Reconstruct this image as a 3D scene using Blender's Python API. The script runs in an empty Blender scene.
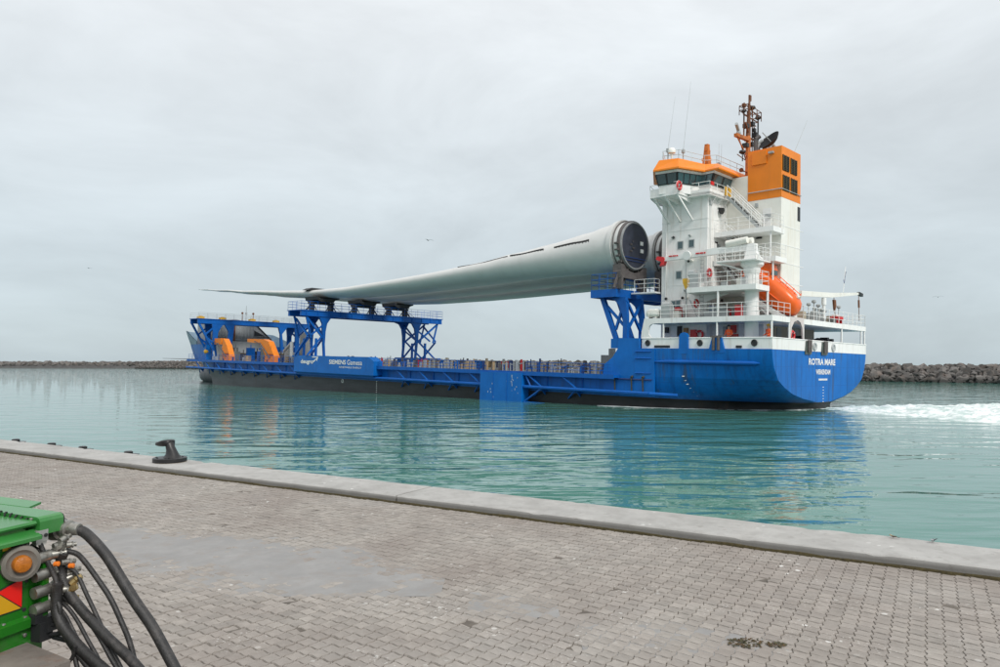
import bpy, math, random
from mathutils import Vector, Matrix, noise
R = math.radians
rnd = random.Random(7)
scene = bpy.context.scene
col = scene.collection

# ------------------------------------------------------------------ camera
EYE = 3.64
cam_d = bpy.data.cameras.new("camera"); cam = bpy.data.objects.new("camera", cam_d); col.objects.link(cam)
cam_d.sensor_width = 36.0; cam_d.lens = 25.74; cam_d.clip_start = 0.05; cam_d.clip_end = 20000
cam.location = (0, 0, EYE); cam.rotation_euler = (R(90) + 0.0411, 0, 0)
scene.camera = cam

# ------------------------------------------------------------------ sky and sun (overcast)
SUN_EL, SUN_AZ = 42.0, 150.0        # azimuth clockwise from +Y (behind the camera, to the right)
world = bpy.data.worlds.new("World"); scene.world = world; world.use_nodes = True
nt = world.node_tree; nt.nodes.clear()
def N(t, typ, **kw):
    n = t.nodes.new(typ)
    for k, v in kw.items(): setattr(n, k, v)
    return n
out = N(nt, 'ShaderNodeOutputWorld'); bg = N(nt, 'ShaderNodeBackground'); bg.inputs['Strength'].default_value = 0.082
nt.links.new(bg.outputs[0], out.inputs[0])
sky = N(nt, 'ShaderNodeTexSky'); sky.sky_type = 'NISHITA'; sky.sun_disc = False
sky.sun_elevation = R(SUN_EL); sky.sun_rotation = R(SUN_AZ)
tc = N(nt, 'ShaderNodeTexCoord'); sep = N(nt, 'ShaderNodeSeparateXYZ'); nt.links.new(tc.outputs['Generated'], sep.inputs[0])
ramp = N(nt, 'ShaderNodeValToRGB'); nt.links.new(sep.outputs['Z'], ramp.inputs[0])
cr = ramp.color_ramp
cr.elements[0].position = 0.0; cr.elements[0].color = (0.450, 0.525, 0.562, 1)
cr.elements[1].position = 1.0; cr.elements[1].color = (1.0, 1.0, 1.0, 1)
e = cr.elements.new(0.13); e.color = (0.520, 0.585, 0.618, 1)
e = cr.elements.new(0.45); e.color = (0.705, 0.738, 0.760, 1)
mp = N(nt, 'ShaderNodeMapping'); mp.inputs['Scale'].default_value = (1.0, 1.0, 2.6); mp.inputs['Location'].default_value = (0.35, 0.1, 0.2)
nt.links.new(tc.outputs['Generated'], mp.inputs[0])
cn = N(nt, 'ShaderNodeTexNoise'); cn.inputs['Scale'].default_value = 2.2; cn.inputs['Detail'].default_value = 6; cn.inputs['Roughness'].default_value = 0.6
cn.inputs['Distortion'].default_value = 0.35
nt.links.new(mp.outputs[0], cn.inputs['Vector'])
mr = N(nt, 'ShaderNodeMapRange'); nt.links.new(cn.outputs[0], mr.inputs[0])
mr.inputs[1].default_value = 0.3; mr.inputs[2].default_value = 0.7; mr.inputs[3].default_value = 8.45; mr.inputs[4].default_value = 11.1
vm = N(nt, 'ShaderNodeVectorMath', operation='SCALE'); nt.links.new(ramp.outputs[0], vm.inputs[0]); nt.links.new(mr.outputs[0], vm.inputs['Scale'])
mx = N(nt, 'ShaderNodeMix', data_type='RGBA'); mx.inputs[0].default_value = 0.94
nt.links.new(sky.outputs[0], mx.inputs[6]); nt.links.new(vm.outputs[0], mx.inputs[7]); nt.links.new(mx.outputs[2], bg.inputs[0])
sd = bpy.data.lights.new("sun", 'SUN'); sd.energy = 1.5; sd.angle = R(18); sd.color = (1.0, 0.97, 0.92)
so = bpy.data.objects.new("sun", sd); col.objects.link(so)
sdir = Vector((math.sin(R(SUN_AZ)) * math.cos(R(SUN_EL)), math.cos(R(SUN_AZ)) * math.cos(R(SUN_EL)), math.sin(R(SUN_EL))))
so.rotation_euler = sdir.to_track_quat('Z', 'Y').to_euler(); so.location = (30, -30, 60)
vs = scene.view_settings
vs.view_transform = 'Standard'; vs.look = 'None'; vs.exposure = 0.58; vs.gamma = 1.0; vs.use_curve_mapping = False

# ------------------------------------------------------------------ materials
MATS = {}
def mat(name, c, rough=0.5, metal=0.0, var=0.10, scale=1.0, streak=None, bump=0.0, bscale=20.0, coord='Object', rand=0.0, spec=0.5, blotch=None):
    """streak=(colour, amount, xy scale, z scale): rain and rust runs; blotch=(colour, amount, scale): grime patches."""
    m = bpy.data.materials.new(name); m.use_nodes = True; t = m.node_tree; b = t.nodes['Principled BSDF']
    b.inputs['Roughness'].default_value = rough; b.inputs['Metallic'].default_value = metal; b.inputs['Specular IOR Level'].default_value = spec
    tc = N(t, 'ShaderNodeTexCoord'); src = tc.outputs[coord]
    n = N(t, 'ShaderNodeTexNoise'); n.inputs['Scale'].default_value = scale; n.inputs['Detail'].default_value = 5; n.inputs['Roughness'].default_value = 0.6
    t.links.new(src, n.inputs['Vector'])
    mr = N(t, 'ShaderNodeMapRange'); t.links.new(n.outputs[0], mr.inputs[0])
    mr.inputs[1].default_value = 0.3; mr.inputs[2].default_value = 0.7; mr.inputs[3].default_value = 1 - var; mr.inputs[4].default_value = 1 + var
    val = mr.outputs[0]
    if rand:
        oi = N(t, 'ShaderNodeObjectInfo'); ge = N(t, 'ShaderNodeNewGeometry')
        ad = N(t, 'ShaderNodeMath', operation='ADD'); t.links.new(oi.outputs['Random'], ad.inputs[0]); t.links.new(ge.outputs['Random Per Island'], ad.inputs[1])
        fr = N(t, 'ShaderNodeMath', operation='FRACT'); t.links.new(ad.outputs[0], fr.inputs[0])
        m2 = N(t, 'ShaderNodeMapRange'); t.links.new(fr.outputs[0], m2.inputs[0]); m2.inputs[3].default_value = 1 - rand; m2.inputs[4].default_value = 1 + rand
        mu = N(t, 'ShaderNodeMath', operation='MULTIPLY'); t.links.new(val, mu.inputs[0]); t.links.new(m2.outputs[0], mu.inputs[1]); val = mu.outputs[0]
    sc = N(t, 'ShaderNodeVectorMath', operation='SCALE'); sc.inputs[0].default_value = c[:3]; t.links.new(val, sc.inputs['Scale'])
    cur = sc.outputs[0]
    if blotch:
        n3 = N(t, 'ShaderNodeTexNoise'); n3.inputs['Scale'].default_value = blotch[2]; n3.inputs['Detail'].default_value = 8; n3.inputs['Roughness'].default_value = 0.65
        t.links.new(src, n3.inputs['Vector'])
        r3 = N(t, 'ShaderNodeMapRange'); t.links.new(n3.outputs[0], r3.inputs[0]); r3.inputs[1].default_value = 0.52; r3.inputs[2].default_value = 0.72; r3.inputs[4].default_value = blotch[1]
        mi = N(t, 'ShaderNodeMix', data_type='RGBA'); t.links.new(r3.outputs[0], mi.inputs[0]); t.links.new(cur, mi.inputs[6]); mi.inputs[7].default_value = (*blotch[0], 1); cur = mi.outputs[2]
    if streak:
        ma = N(t, 'ShaderNodeMapping'); ma.inputs['Scale'].default_value = (streak[2], streak[2], streak[3]); t.links.new(src, ma.inputs[0])
        n2 = N(t, 'ShaderNodeTexNoise'); n2.inputs['Scale'].default_value = 1.0; n2.inputs['Detail'].default_value = 6; n2.inputs['Roughness'].default_value = 0.7
        t.links.new(ma.outputs[0], n2.inputs['Vector'])
        r2 = N(t, 'ShaderNodeMapRange'); t.links.new(n2.outputs[0], r2.inputs[0]); r2.inputs[1].default_value = 0.54; r2.inputs[2].default_value = 0.78; r2.inputs[4].default_value = streak[1]
        mi = N(t, 'ShaderNodeMix', data_type='RGBA'); t.links.new(r2.outputs[0], mi.inputs[0]); t.links.new(cur, mi.inputs[6]); mi.inputs[7].default_value = (*streak[0], 1); cur = mi.outputs[2]
    t.links.new(cur, b.inputs['Base Color'])
    if bump:
        nb = N(t, 'ShaderNodeTexNoise'); nb.inputs['Scale'].default_value = bscale; nb.inputs['Detail'].default_value = 6; t.links.new(src, nb.inputs['Vector'])
        bu = N(t, 'ShaderNodeBump'); bu.inputs['Strength'].default_value = 0.6; bu.inputs['Distance'].default_value = bump
        t.links.new(nb.outputs[0], bu.inputs['Height']); t.links.new(bu.outputs[0], b.inputs['Normal'])
    MATS[name] = m; m.diffuse_color = (*c[:3], 1)
    return m
RUST = (0.16, 0.07, 0.03)
white = mat('white_paint', (0.83, 0.83, 0.81), 0.4, var=0.04, scale=0.6, streak=((0.40, 0.31, 0.20), 0.55, 2.2, 0.20), blotch=((0.55, 0.54, 0.50), 0.3, 0.9))
whitec = mat('white_clean', (0.80, 0.80, 0.78), 0.4, var=0.04, scale=2)
cream = mat('cream_paint', (0.79, 0.78, 0.72), 0.45, var=0.05, scale=0.8, streak=((0.50, 0.40, 0.22), 0.45, 2.0, 0.12))
blue = mat('blue_paint', (0.002, 0.132, 0.47), 0.42, var=0.14, scale=0.5, streak=((0.01, 0.06, 0.18), 0.5, 2.5, 0.18), blotch=((0.01, 0.16, 0.54), 0.5, 0.7), spec=0.3)
blueg = mat('blue_steel', (0.002, 0.102, 0.41), 0.45, var=0.16, scale=0.8, blotch=((0.012, 0.08, 0.27), 0.5, 1.4), spec=0.3)
navy = mat('navy_paint', (0.012, 0.04, 0.16), 0.45, var=0.15, scale=1.0)
orange = mat('orange_paint', (0.80, 0.215, 0.003), 0.46, var=0.07, scale=0.7, streak=((0.42, 0.15, 0.02), 0.35, 2.0, 0.2))
lbor = mat('lifeboat_orange', (0.85, 0.13, 0.012), 0.28, var=0.05, scale=1.0, streak=((0.55, 0.12, 0.03), 0.3, 3.0, 0.6))
grey = mat('grey_paint', (0.31, 0.325, 0.335), 0.5, var=0.10, scale=0.8, streak=((0.09, 0.085, 0.08), 0.5, 2.0, 0.25))
lgrey = mat('light_grey', (0.38, 0.40, 0.40), 0.5, var=0.12, scale=1.5)
deckm = mat('deck_grey', (0.16, 0.17, 0.17), 0.7, var=0.2, scale=0.7, blotch=(RUST, 0.3, 0.6))
black = mat('black_steel', (0.02, 0.021, 0.023), 0.5, var=0.25, scale=2.0)
rust = mat('rusty_steel', (0.17, 0.062, 0.024), 0.75, var=0.35, scale=3.0, blotch=((0.05, 0.035, 0.03), 0.7, 4.0))
orust = mat('mast_orange', (0.52, 0.15, 0.02), 0.6, var=0.2, scale=2.0, blotch=((0.10, 0.05, 0.03), 0.8, 2.5))
rackm = mat('rack_brown', (0.10, 0.088, 0.085), 0.65, var=0.3, scale=3.0)
red = mat('red_paint', (0.62, 0.02, 0.025), 0.4, var=0.1)
yellow = mat('yellow_paint', (0.75, 0.42, 0.03), 0.45, var=0.12, scale=3.0)
blade_m = mat('blade_gelcoat', (0.60, 0.60, 0.585), 0.42, var=0.04, scale=0.5, streak=((0.44, 0.44, 0.41), 0.4, 0.25, 0.6), blotch=((0.5, 0.5, 0.48), 0.4, 1.1))
cover_m = mat('root_cover', (0.030, 0.035, 0.055), 0.55, var=0.3, scale=1.3)
glass = mat('bridge_glass', (0.04, 0.085, 0.095), 0.04, var=0.2, scale=0.8, spec=0.9)
louv = mat('louvre_dark', (0.022, 0.020, 0.012), 0.6, var=0.25, scale=6)
skin = mat('skin', (0.42, 0.24, 0.17), 0.6); hi_vis = mat('hi_vis_jacket', (0.85, 0.12, 0.03), 0.75, var=0.1, scale=12); trous = mat('dark_trousers', (0.02, 0.025, 0.05), 0.85)
beige = mat('beige_wall', (0.42, 0.36, 0.27), 0.6, var=0.1)
boot = None
# hull: blue above the painted boot-top line, dark antifouling under it (ship coordinates)
def hull_mat():
    m = bpy.data.materials.new('hull_paint'); m.use_nodes = True; t = m.node_tree; b = t.nodes['Principled BSDF']; b.inputs['Roughness'].default_value = 0.42; b.inputs['Specular IOR Level'].default_value = 0.3
    tc = N(t, 'ShaderNodeTexCoord'); sp = N(t, 'ShaderNodeSeparateXYZ'); t.links.new(tc.outputs['Object'], sp.inputs[0])
    def noi(scale, map_s, det=6, rg=0.6):
        ma = N(t, 'ShaderNodeMapping'); ma.inputs['Scale'].default_value = map_s; t.links.new(tc.outputs['Object'], ma.inputs[0])
        n = N(t, 'ShaderNodeTexNoise'); n.inputs['Scale'].default_value = scale; n.inputs['Detail'].default_value = det; n.inputs['Roughness'].default_value = rg; t.links.new(ma.outputs[0], n.inputs['Vector']); return n.outputs[0]
    def ran(v, a, b_, c, d):
        r = N(t, 'ShaderNodeMapRange'); t.links.new(v, r.inputs[0]); r.inputs[1].default_value = a; r.inputs[2].default_value = b_; r.inputs[3].default_value = c; r.inputs[4].default_value = d; return r.outputs[0]
    def mixc(f, a, b_):
        mi = N(t, 'ShaderNodeMix', data_type='RGBA'); t.links.new(f, mi.inputs[0])
        for s, v in ((6, a), (7, b_)):
            if isinstance(v, tuple): mi.inputs[s].default_value = (*v, 1)
            else: t.links.new(v, mi.inputs[s])
        return mi.outputs[2]
    bl = mixc(ran(noi(0.45, (1, 1, 1)), 0.3, 0.7, 0, 1), (0.001, 0.122, 0.43), (0.003, 0.162, 0.55))
    bl = mixc(ran(noi(1, (1.7, 1.7, 0.14), 6, 0.7), 0.48, 0.74, 0, 0.85), bl, (0.006, 0.058, 0.20))
    bl = mixc(ran(noi(1, (0.9, 0.9, 0.10), 8, 0.75), 0.58, 0.72, 0, 0.85), bl, (0.06, 0.065, 0.05))
    bl = mixc(ran(noi(6.0, (1, 1, 1), 8, 0.75), 0.66, 0.72, 0, 0.5), bl, (0.12, 0.20, 0.42))
    bk = mixc(ran(noi(0.8, (1, 0.4, 1)), 0.35, 0.7, 0, 1), (0.009, 0.009, 0.010), (0.028, 0.029, 0.032))
    bk = mixc(ran(sp.outputs['Y'], 25, 75, 0, 0.9), bk, mixc(ran(noi(0.7, (1, 0.25, 2)), 0.35, 0.7, 0, 1), (0.042, 0.043, 0.049), (0.085, 0.088, 0.098)))
    bk = mixc(ran(noi(1, (1.2, 1.2, 0.2), 7, 0.7), 0.58, 0.75, 0, 0.6), bk, (0.06, 0.035, 0.02))
    cx = N(t, 'ShaderNodeCombineXYZ'); ad = N(t, 'ShaderNodeMath', operation='ADD'); t.links.new(sp.outputs['X'], ad.inputs[0]); t.links.new(sp.outputs['Y'], ad.inputs[1]); t.links.new(ad.outputs[0], cx.inputs[0]); t.links.new(sp.outputs['Z'], cx.inputs[1])
    br = N(t, 'ShaderNodeTexBrick'); t.links.new(cx.outputs[0], br.inputs['Vector']); br.inputs['Scale'].default_value = 1.0; br.inputs['Brick Width'].default_value = 5.2; br.inputs['Row Height'].default_value = 1.45; br.inputs['Mortar Size'].default_value = 0.022; br.inputs['Mortar Smooth'].default_value = 0.3
    seam = br.outputs['Fac']; bl = mixc(ran(seam, 0, 1, 0, 0.45), bl, (0.002, 0.07, 0.30)); plates = br
    st = N(t, 'ShaderNodeMath', operation='GREATER_THAN'); t.links.new(sp.outputs['Z'], st.inputs[0]); st.inputs[1].default_value = 1.60
    t.links.new(mixc(st.outputs[0], bk, bl), b.inputs['Base Color'])
    bu = N(t, 'ShaderNodeBump'); bu.inputs['Strength'].default_value = 0.35; bu.inputs['Distance'].default_value = 0.05
    hs = N(t, 'ShaderNodeMath', operation='SUBTRACT'); t.links.new(noi(0.9, (1, 1, 1), 3), hs.inputs[0]); sm_ = N(t, 'ShaderNodeMath', operation='MULTIPLY'); t.links.new(plates.outputs['Fac'], sm_.inputs[0]); sm_.inputs[1].default_value = .25; t.links.new(sm_.outputs[0], hs.inputs[1]); t.links.new(hs.outputs[0], bu.inputs['Height']); t.links.new(bu.outputs[0], b.inputs['Normal'])
    return m
hullm = hull_mat()

# ------------------------------------------------------------------ mesh helpers
class B:
    def __init__(s): s.v = []; s.f = []; s.mi = []; s.m = 0
    def add(s, vs, fs):
        o = len(s.v); s.v.extend([tuple(p) for p in vs])
        for f in fs: s.f.append(tuple(o + i for i in f)); s.mi.append(s.m)
        return s
    def box(s, x0, x1, y0, y1, z0, z1):
        return s.add([(x0,y0,z0),(x1,y0,z0),(x1,y1,z0),(x0,y1,z0),(x0,y0,z1),(x1,y0,z1),(x1,y1,z1),(x0,y1,z1)],
                     [(0,3,2,1),(4,5,6,7),(0,1,5,4),(1,2,6,5),(2,3,7,6),(3,0,4,7)])
    def tube(s, p0, p1, r, n=6, r1=None, cap=True):
        p0 = Vector(p0); p1 = Vector(p1); d = (p1 - p0)
        if d.length < 1e-6: return s
        d.normalize(); a = d.orthogonal().normalized(); b = d.cross(a); r1 = r if r1 is None else r1
        vs = []
        for p, q in ((p0, r), (p1, r1)):
            for i in range(n):
                t = 2 * math.pi * (i + .5) / n; vs.append(p + (a * math.cos(t) + b * math.sin(t)) * q)
        fs = [(i, (i + 1) % n, n + (i + 1) % n, n + i) for i in range(n)]
        if cap: fs += [tuple(range(n - 1, -1, -1)), tuple(range(n, 2 * n))]
        return s.add(vs, fs)
    def beam(s, p0, p1, w, h, up=(0, 0, 1)):
        p0 = Vector(p0); p1 = Vector(p1); d = (p1 - p0).normalized(); up = Vector(up)
        if abs(d.dot(up)) > .98: up = Vector((0, 1, 0)) if abs(d.y) < .9 else Vector((1, 0, 0))
        x = d.cross(up).normalized() * w / 2; y = x.cross(d).normalized() * h / 2
        vs = [p + x * a + y * b for p in (p0, p1) for a, b in ((-1,-1),(1,-1),(1,1),(-1,1))]
        return s.add(vs, [(0,1,5,4),(1,2,6,5),(2,3,7,6),(3,0,4,7),(3,2,1,0),(4,5,6,7)])
    def prism(s, pts, ax, a0, a1):
        """polygon in the two other axes (in xyz order), extruded along axis ax"""
        def P(p, a): l = list(p); l.insert(ax, a); return tuple(l)
        n = len(pts); vs = [P(p, a0) for p in pts] + [P(p, a1) for p in pts]
        return s.add(vs, [(i, (i + 1) % n, n + (i + 1) % n, n + i) for i in range(n)] + [tuple(range(n - 1, -1, -1)), tuple(range(n, 2 * n))])
    def loft(s, rings, cap=True, close=True):
        n = len(rings[0]); vs = [p for r in rings for p in r]; fs = []
        for k in range(len(rings) - 1):
            for i in range(n if close else n - 1):
                j = (i + 1) % n; fs.append((k * n + i, k * n + j, (k + 1) * n + j, (k + 1) * n + i))
        if cap and close: fs += [tuple(range(n - 1, -1, -1)), tuple(range((len(rings) - 1) * n, len(rings) * n))]
        return s.add(vs, fs)
    def quad(s, a, b, c, d, o0, o1):
        a, b, c, d = map(Vector, (a, b, c, d)); n = (b - a).cross(d - a).normalized()
        vs = [p + n * o0 for p in (a, b, c, d)] + [p + n * o1 for p in (a, b, c, d)]
        return s.add(vs, [(3,2,1,0),(4,5,6,7),(0,1,5,4),(1,2,6,5),(2,3,7,6),(3,0,4,7)])
    def pipe(s, pts, r, n=8, cap=True):
        pts = [Vector(p) for p in pts]; rs = r if isinstance(r, (list, tuple)) else [r] * len(pts)
        up = None; rings = []
        for i, p in enumerate(pts):
            d = (pts[min(i + 1, len(pts) - 1)] - pts[max(i - 1, 0)]).normalized()
            if up is None: up = d.orthogonal().normalized()
            else: up = (up - d * up.dot(d)).normalized()
            b = d.cross(up); rings.append([p + (up * math.cos(2*math.pi*k/n) + b * math.sin(2*math.pi*k/n)) * rs[i] for k in range(n)])
        return s.loft(rings, cap)
    def torus(s, c, ax, r0, r1, n=18, m=8):
        c = Vector(c); ax = Vector(ax).normalized(); a = ax.orthogonal().normalized(); b = ax.cross(a); vs = []
        for i in range(n):
            t = 2*math.pi*i/n; d = a*math.cos(t) + b*math.sin(t)
            for j in range(m):
                u = 2*math.pi*j/m; vs.append(c + d*(r0 + r1*math.cos(u)) + ax*r1*math.sin(u))
        return s.add(vs, [(i*m+j, ((i+1)%n)*m+j, ((i+1)%n)*m+(j+1)%m, i*m+(j+1)%m) for i in range(n) for j in range(m)])
    def lathe(s, prof, c=(0,0,0), ax=(0,0,1), n=16, cap=True):
        c = Vector(c); ax = Vector(ax).normalized(); a = ax.orthogonal().normalized(); b = ax.cross(a)
        rings = [[c + ax*h + (a*math.cos(2*math.pi*k/n) + b*math.sin(2*math.pi*k/n))*max(r, 1e-4) for k in range(n)] for r, h in prof]
        return s.loft(rings, cap)
    def rail(s, pts, h=1.0, nr=3, sp=1.3, r=0.021, closed=False):
        pts = [Vector(p) for p in pts]
        if closed: pts.append(pts[0])
        for a, b in zip(pts[:-1], pts[1:]):
            L = (b - a).length; k = max(1, round(L / sp))
            for i in range(k + 1):
                p = a.lerp(b, i / k); s.tube(p, p + Vector((0,0,h)), r, 4, cap=False)
            for j in range(nr):
                z = Vector((0, 0, h * (j + 1) / nr)); s.tube(a + z, b + z, r, 4)
        return s
    def mesh(s, name, mats, smooth=None):
        me = bpy.data.meshes.new(name); me.from_pydata(s.v, [], s.f)
        if not isinstance(mats, (list, tuple)): mats = [mats]
        for m in mats: me.materials.append(m)
        if len(mats) > 1: me.polygons.foreach_set('material_index', s.mi)
        if smooth: me.polygons.foreach_set('use_smooth', [True] * len(me.polygons)); me.set_sharp_from_angle(angle=R(smooth))
        me.update(); return me
    def build(s, name, mats, parent=None, smooth=None):
        o = bpy.data.objects.new(name, s.mesh(name, mats, smooth)); col.objects.link(o)
        if parent: o.parent = parent
        return o
def tag(o, label=None, cat=None, group=None, kind=None):
    for k, v in (('label', label), ('category', cat), ('group', group), ('kind', kind)):
        if v: o[k] = v
    return o
def empty(name, M=None, label=None, cat=None, group=None):
    o = bpy.data.objects.new(name, None); col.objects.link(o); o.empty_display_size = 0.3
    if M is not None: o.matrix_world = M
    return tag(o, label, cat, group)
def smooth_path(pts, k=6):
    pts = [Vector(p) for p in pts]; P = [pts[0]*2 - pts[1]] + pts + [pts[-1]*2 - pts[-2]]; o = []
    for i in range(1, len(P) - 2):
        a, b, c, d = P[i-1:i+3]
        for j in range(k):
            t = j / k; o.append(0.5*((2*b) + (c-a)*t + (2*a-5*b+4*c-d)*t*t + (3*b-a-3*c+d)*t**3))
    return o + [pts[-1]]
def lettering(name, body, org, right, up, w, h, m, parent, bold=0.0, thick=0.012):
    """raised lettering: org = lower left corner, scaled to w x h"""
    cu = bpy.data.curves.new(name, 'FONT'); cu.body = body; cu.extrude = 0.0; cu.offset = bold; cu.resolution_u = 3
    o = bpy.data.objects.new(name, cu); col.objects.link(o); bpy.context.view_layer.update()
    me = bpy.data.meshes.new_from_object(o.evaluated_get(bpy.context.evaluated_depsgraph_get())); bpy.data.objects.remove(o); bpy.data.curves.remove(cu)
    xs = [v.co.x for v in me.vertices]; ys = [v.co.y for v in me.vertices]
    x0, x1, y0, y1 = min(xs), max(xs), min(ys), max(ys)
    r = Vector(right).normalized(); u = Vector(up).normalized(); org = Vector(org); nn = r.cross(u)
    for v in me.vertices: v.co = org + r * ((v.co.x - x0) / (x1 - x0) * w) + u * ((v.co.y - y0) / (y1 - y0) * h) + nn * thick
    me.materials.clear(); me.materials.append(m); me.update()
    ob = bpy.data.objects.new(name, me); col.objects.link(ob); ob.parent = parent; return ob
def ltext(*a, **k): return lettering(*a, **k)

# ------------------------------------------------------------------ quay (ground, pavement, coping)
QT = Vector((0.858, -0.5136, 0)); QP = Vector((0.5136, 0.858, 0)); ZC = 1.84; ZP = 1.742
def qw(a, p, z): return QT * a + QP * p + Vector((0, 0, z))
def quay_mat(name, c, **k): return mat(name, c, coord='Object', **k)
def speck(m, c, scale, thr, amt):
    """bird droppings and grit: small bright specks"""
    t = m.node_tree; b = t.nodes['Principled BSDF']; lk = b.inputs['Base Color'].links[0].from_socket
    g = N(t, 'ShaderNodeNewGeometry'); v = N(t, 'ShaderNodeTexVoronoi'); v.inputs['Scale'].default_value = scale; t.links.new(g.outputs['Position'], v.inputs['Vector'])
    n = N(t, 'ShaderNodeTexNoise'); n.inputs['Scale'].default_value = 1.7; n.inputs['Detail'].default_value = 4; t.links.new(g.outputs['Position'], n.inputs['Vector'])
    ds = N(t, 'ShaderNodeTexNoise'); ds.inputs['Scale'].default_value = scale * 2.3; t.links.new(g.outputs['Position'], ds.inputs['Vector'])
    ad = N(t, 'ShaderNodeMath', operation='MULTIPLY_ADD'); t.links.new(ds.outputs[0], ad.inputs[0]); ad.inputs[1].default_value = 0.25; t.links.new(v.outputs['Distance'], ad.inputs[2])
    a = N(t, 'ShaderNodeMapRange'); t.links.new(ad.outputs[0], a.inputs[0]); a.inputs[1].default_value = thr + 0.125; a.inputs[2].default_value = thr + 0.085; a.inputs[4].default_value = amt
    s2 = N(t, 'ShaderNodeMapRange'); t.links.new(n.outputs[0], s2.inputs[0]); s2.inputs[1].default_value = 0.5; s2.inputs[2].default_value = 0.66
    mu = N(t, 'ShaderNodeMath', operation='MULTIPLY'); t.links.new(a.outputs[0], mu.inputs[0]); t.links.new(s2.outputs[0], mu.inputs[1])
    mi = N(t, 'ShaderNodeMix', data_type='RGBA'); t.links.new(mu.outputs[0], mi.inputs[0]); t.links.new(lk, mi.inputs[6]); mi.inputs[7].default_value = (*c, 1); t.links.new(mi.outputs[2], b.inputs['Base Color'])
def world_blotch(m, c, scale, lo, hi, amt):
    t = m.node_tree; b = t.nodes['Principled BSDF']; lk = b.inputs['Base Color'].links[0].from_socket
    g = N(t, 'ShaderNodeNewGeometry'); n = N(t, 'ShaderNodeTexNoise'); n.inputs['Scale'].default_value = scale; n.inputs['Detail'].default_value = 7; n.inputs['Roughness'].default_value = 0.65
    t.links.new(g.outputs['Position'], n.inputs['Vector'])
    r = N(t, 'ShaderNodeMapRange'); t.links.new(n.outputs[0], r.inputs[0]); r.inputs[1].default_value = lo; r.inputs[2].default_value = hi; r.inputs[4].default_value = amt
    mi = N(t, 'ShaderNodeMix', data_type='RGBA'); t.links.new(r.outputs[0], mi.inputs[0]); t.links.new(lk, mi.inputs[6]); mi.inputs[7].default_value = (*c, 1); t.links.new(mi.outputs[2], b.inputs['Base Color'])
paver_m = mat('concrete_paver', (0.302, 0.276, 0.248), 0.85, var=0.14, scale=14, rand=0.13, bump=0.004, bscale=90)
world_blotch(paver_m, (0.205, 0.17, 0.15), 0.55, 0.4, 0.7, 0.7); world_blotch(paver_m, (0.16, 0.145, 0.13), 5.0, 0.56, 0.75, 0.5)
world_blotch(paver_m, (0.30, 0.285, 0.27), 0.8, 0.5, 0.75, 0.5); world_blotch(paver_m, (0.13, 0.12, 0.11), 1.3, 0.60, 0.78, 0.55)
speck(paver_m, (0.66, 0.65, 0.62), 7.0, 0.15, 0.95); speck(paver_m, (0.55, 0.53, 0.50), 26.0, 0.20, 0.8); speck(paver_m, (0.50, 0.48, 0.45), 60.0, 0.20, 0.6)
joint_m = mat('joint_sand', (0.12, 0.104, 0.088), 0.95, var=0.3, scale=6, bump=0.004, bscale=120)
cop_m = mat('coping_concrete', (0.385, 0.377, 0.36), 0.8, var=0.10, scale=2.5, bump=0.004, bscale=60, blotch=((0.24, 0.235, 0.22), 0.7, 1.3))
world_blotch(cop_m, (0.20, 0.19, 0.17), 9.0, 0.58, 0.72, 0.7)
speck(cop_m, (0.72, 0.72, 0.70), 5.0, 0.12, 0.85); speck(cop_m, (0.12, 0.12, 0.11), 11.0, 0.10, 0.6)
def darken_low(m, z0, z1, c, k=.85):
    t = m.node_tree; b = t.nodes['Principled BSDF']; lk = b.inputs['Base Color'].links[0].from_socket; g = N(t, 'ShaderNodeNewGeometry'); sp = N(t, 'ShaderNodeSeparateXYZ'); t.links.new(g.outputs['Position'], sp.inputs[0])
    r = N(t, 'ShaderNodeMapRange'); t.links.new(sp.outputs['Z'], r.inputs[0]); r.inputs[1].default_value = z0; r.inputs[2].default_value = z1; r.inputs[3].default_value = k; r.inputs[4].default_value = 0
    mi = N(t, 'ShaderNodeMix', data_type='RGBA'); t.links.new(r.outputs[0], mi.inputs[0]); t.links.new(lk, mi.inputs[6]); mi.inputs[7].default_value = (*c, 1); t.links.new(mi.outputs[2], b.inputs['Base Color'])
world_blotch(cop_m, (0.27, 0.26, 0.245), 3.0, 0.45, 0.7, 0.7); darken_low(cop_m, 1.79, 1.832, (0.12, 0.115, 0.105), .8)  # coping tone goes darker from just under its top edge downwards
qface_m = mat('quay_wall_concrete', (0.24, 0.235, 0.22), 0.85, var=0.15, scale=1.0, streak=((0.07, 0.075, 0.05), 0.7, 1.5, 0.3), bump=0.02, bscale=6)
silt_m = mat('silt', (0.268, 0.262, 0.256), 0.9, var=0.09, scale=5, bump=0.002, bscale=70)
world_blotch(silt_m, (0.215, 0.214, 0.212), 1.6, 0.45, 0.7, 0.5); world_blotch(silt_m, (0.25, 0.225, 0.205), 6.0, 0.5, 0.7, 0.6)
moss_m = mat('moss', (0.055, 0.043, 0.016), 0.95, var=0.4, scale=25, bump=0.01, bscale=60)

g = B()
g.add([qw(-400, -300, 1.731), qw(400, -300, 1.731), qw(400, 7.66, 1.731), qw(-400, 7.66, 1.731)], [(0, 1, 2, 3)])
tag(g.build('ground', mat('worn_paving', (0.23, 0.208, 0.19), 0.9, var=.2, scale=3, bump=.01, bscale=12)), kind='structure')
g = B(); g.add([qw(-28, -3, 1.7335), qw(12, -3, 1.7335), qw(12, 7.66, 1.7335), qw(-28, 7.66, 1.7335)], [(0, 1, 2, 3)]); tag(g.build('joint_bed', joint_m), kind='structure')
pave = empty('pavement', None); tag(pave, kind='structure')
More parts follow.
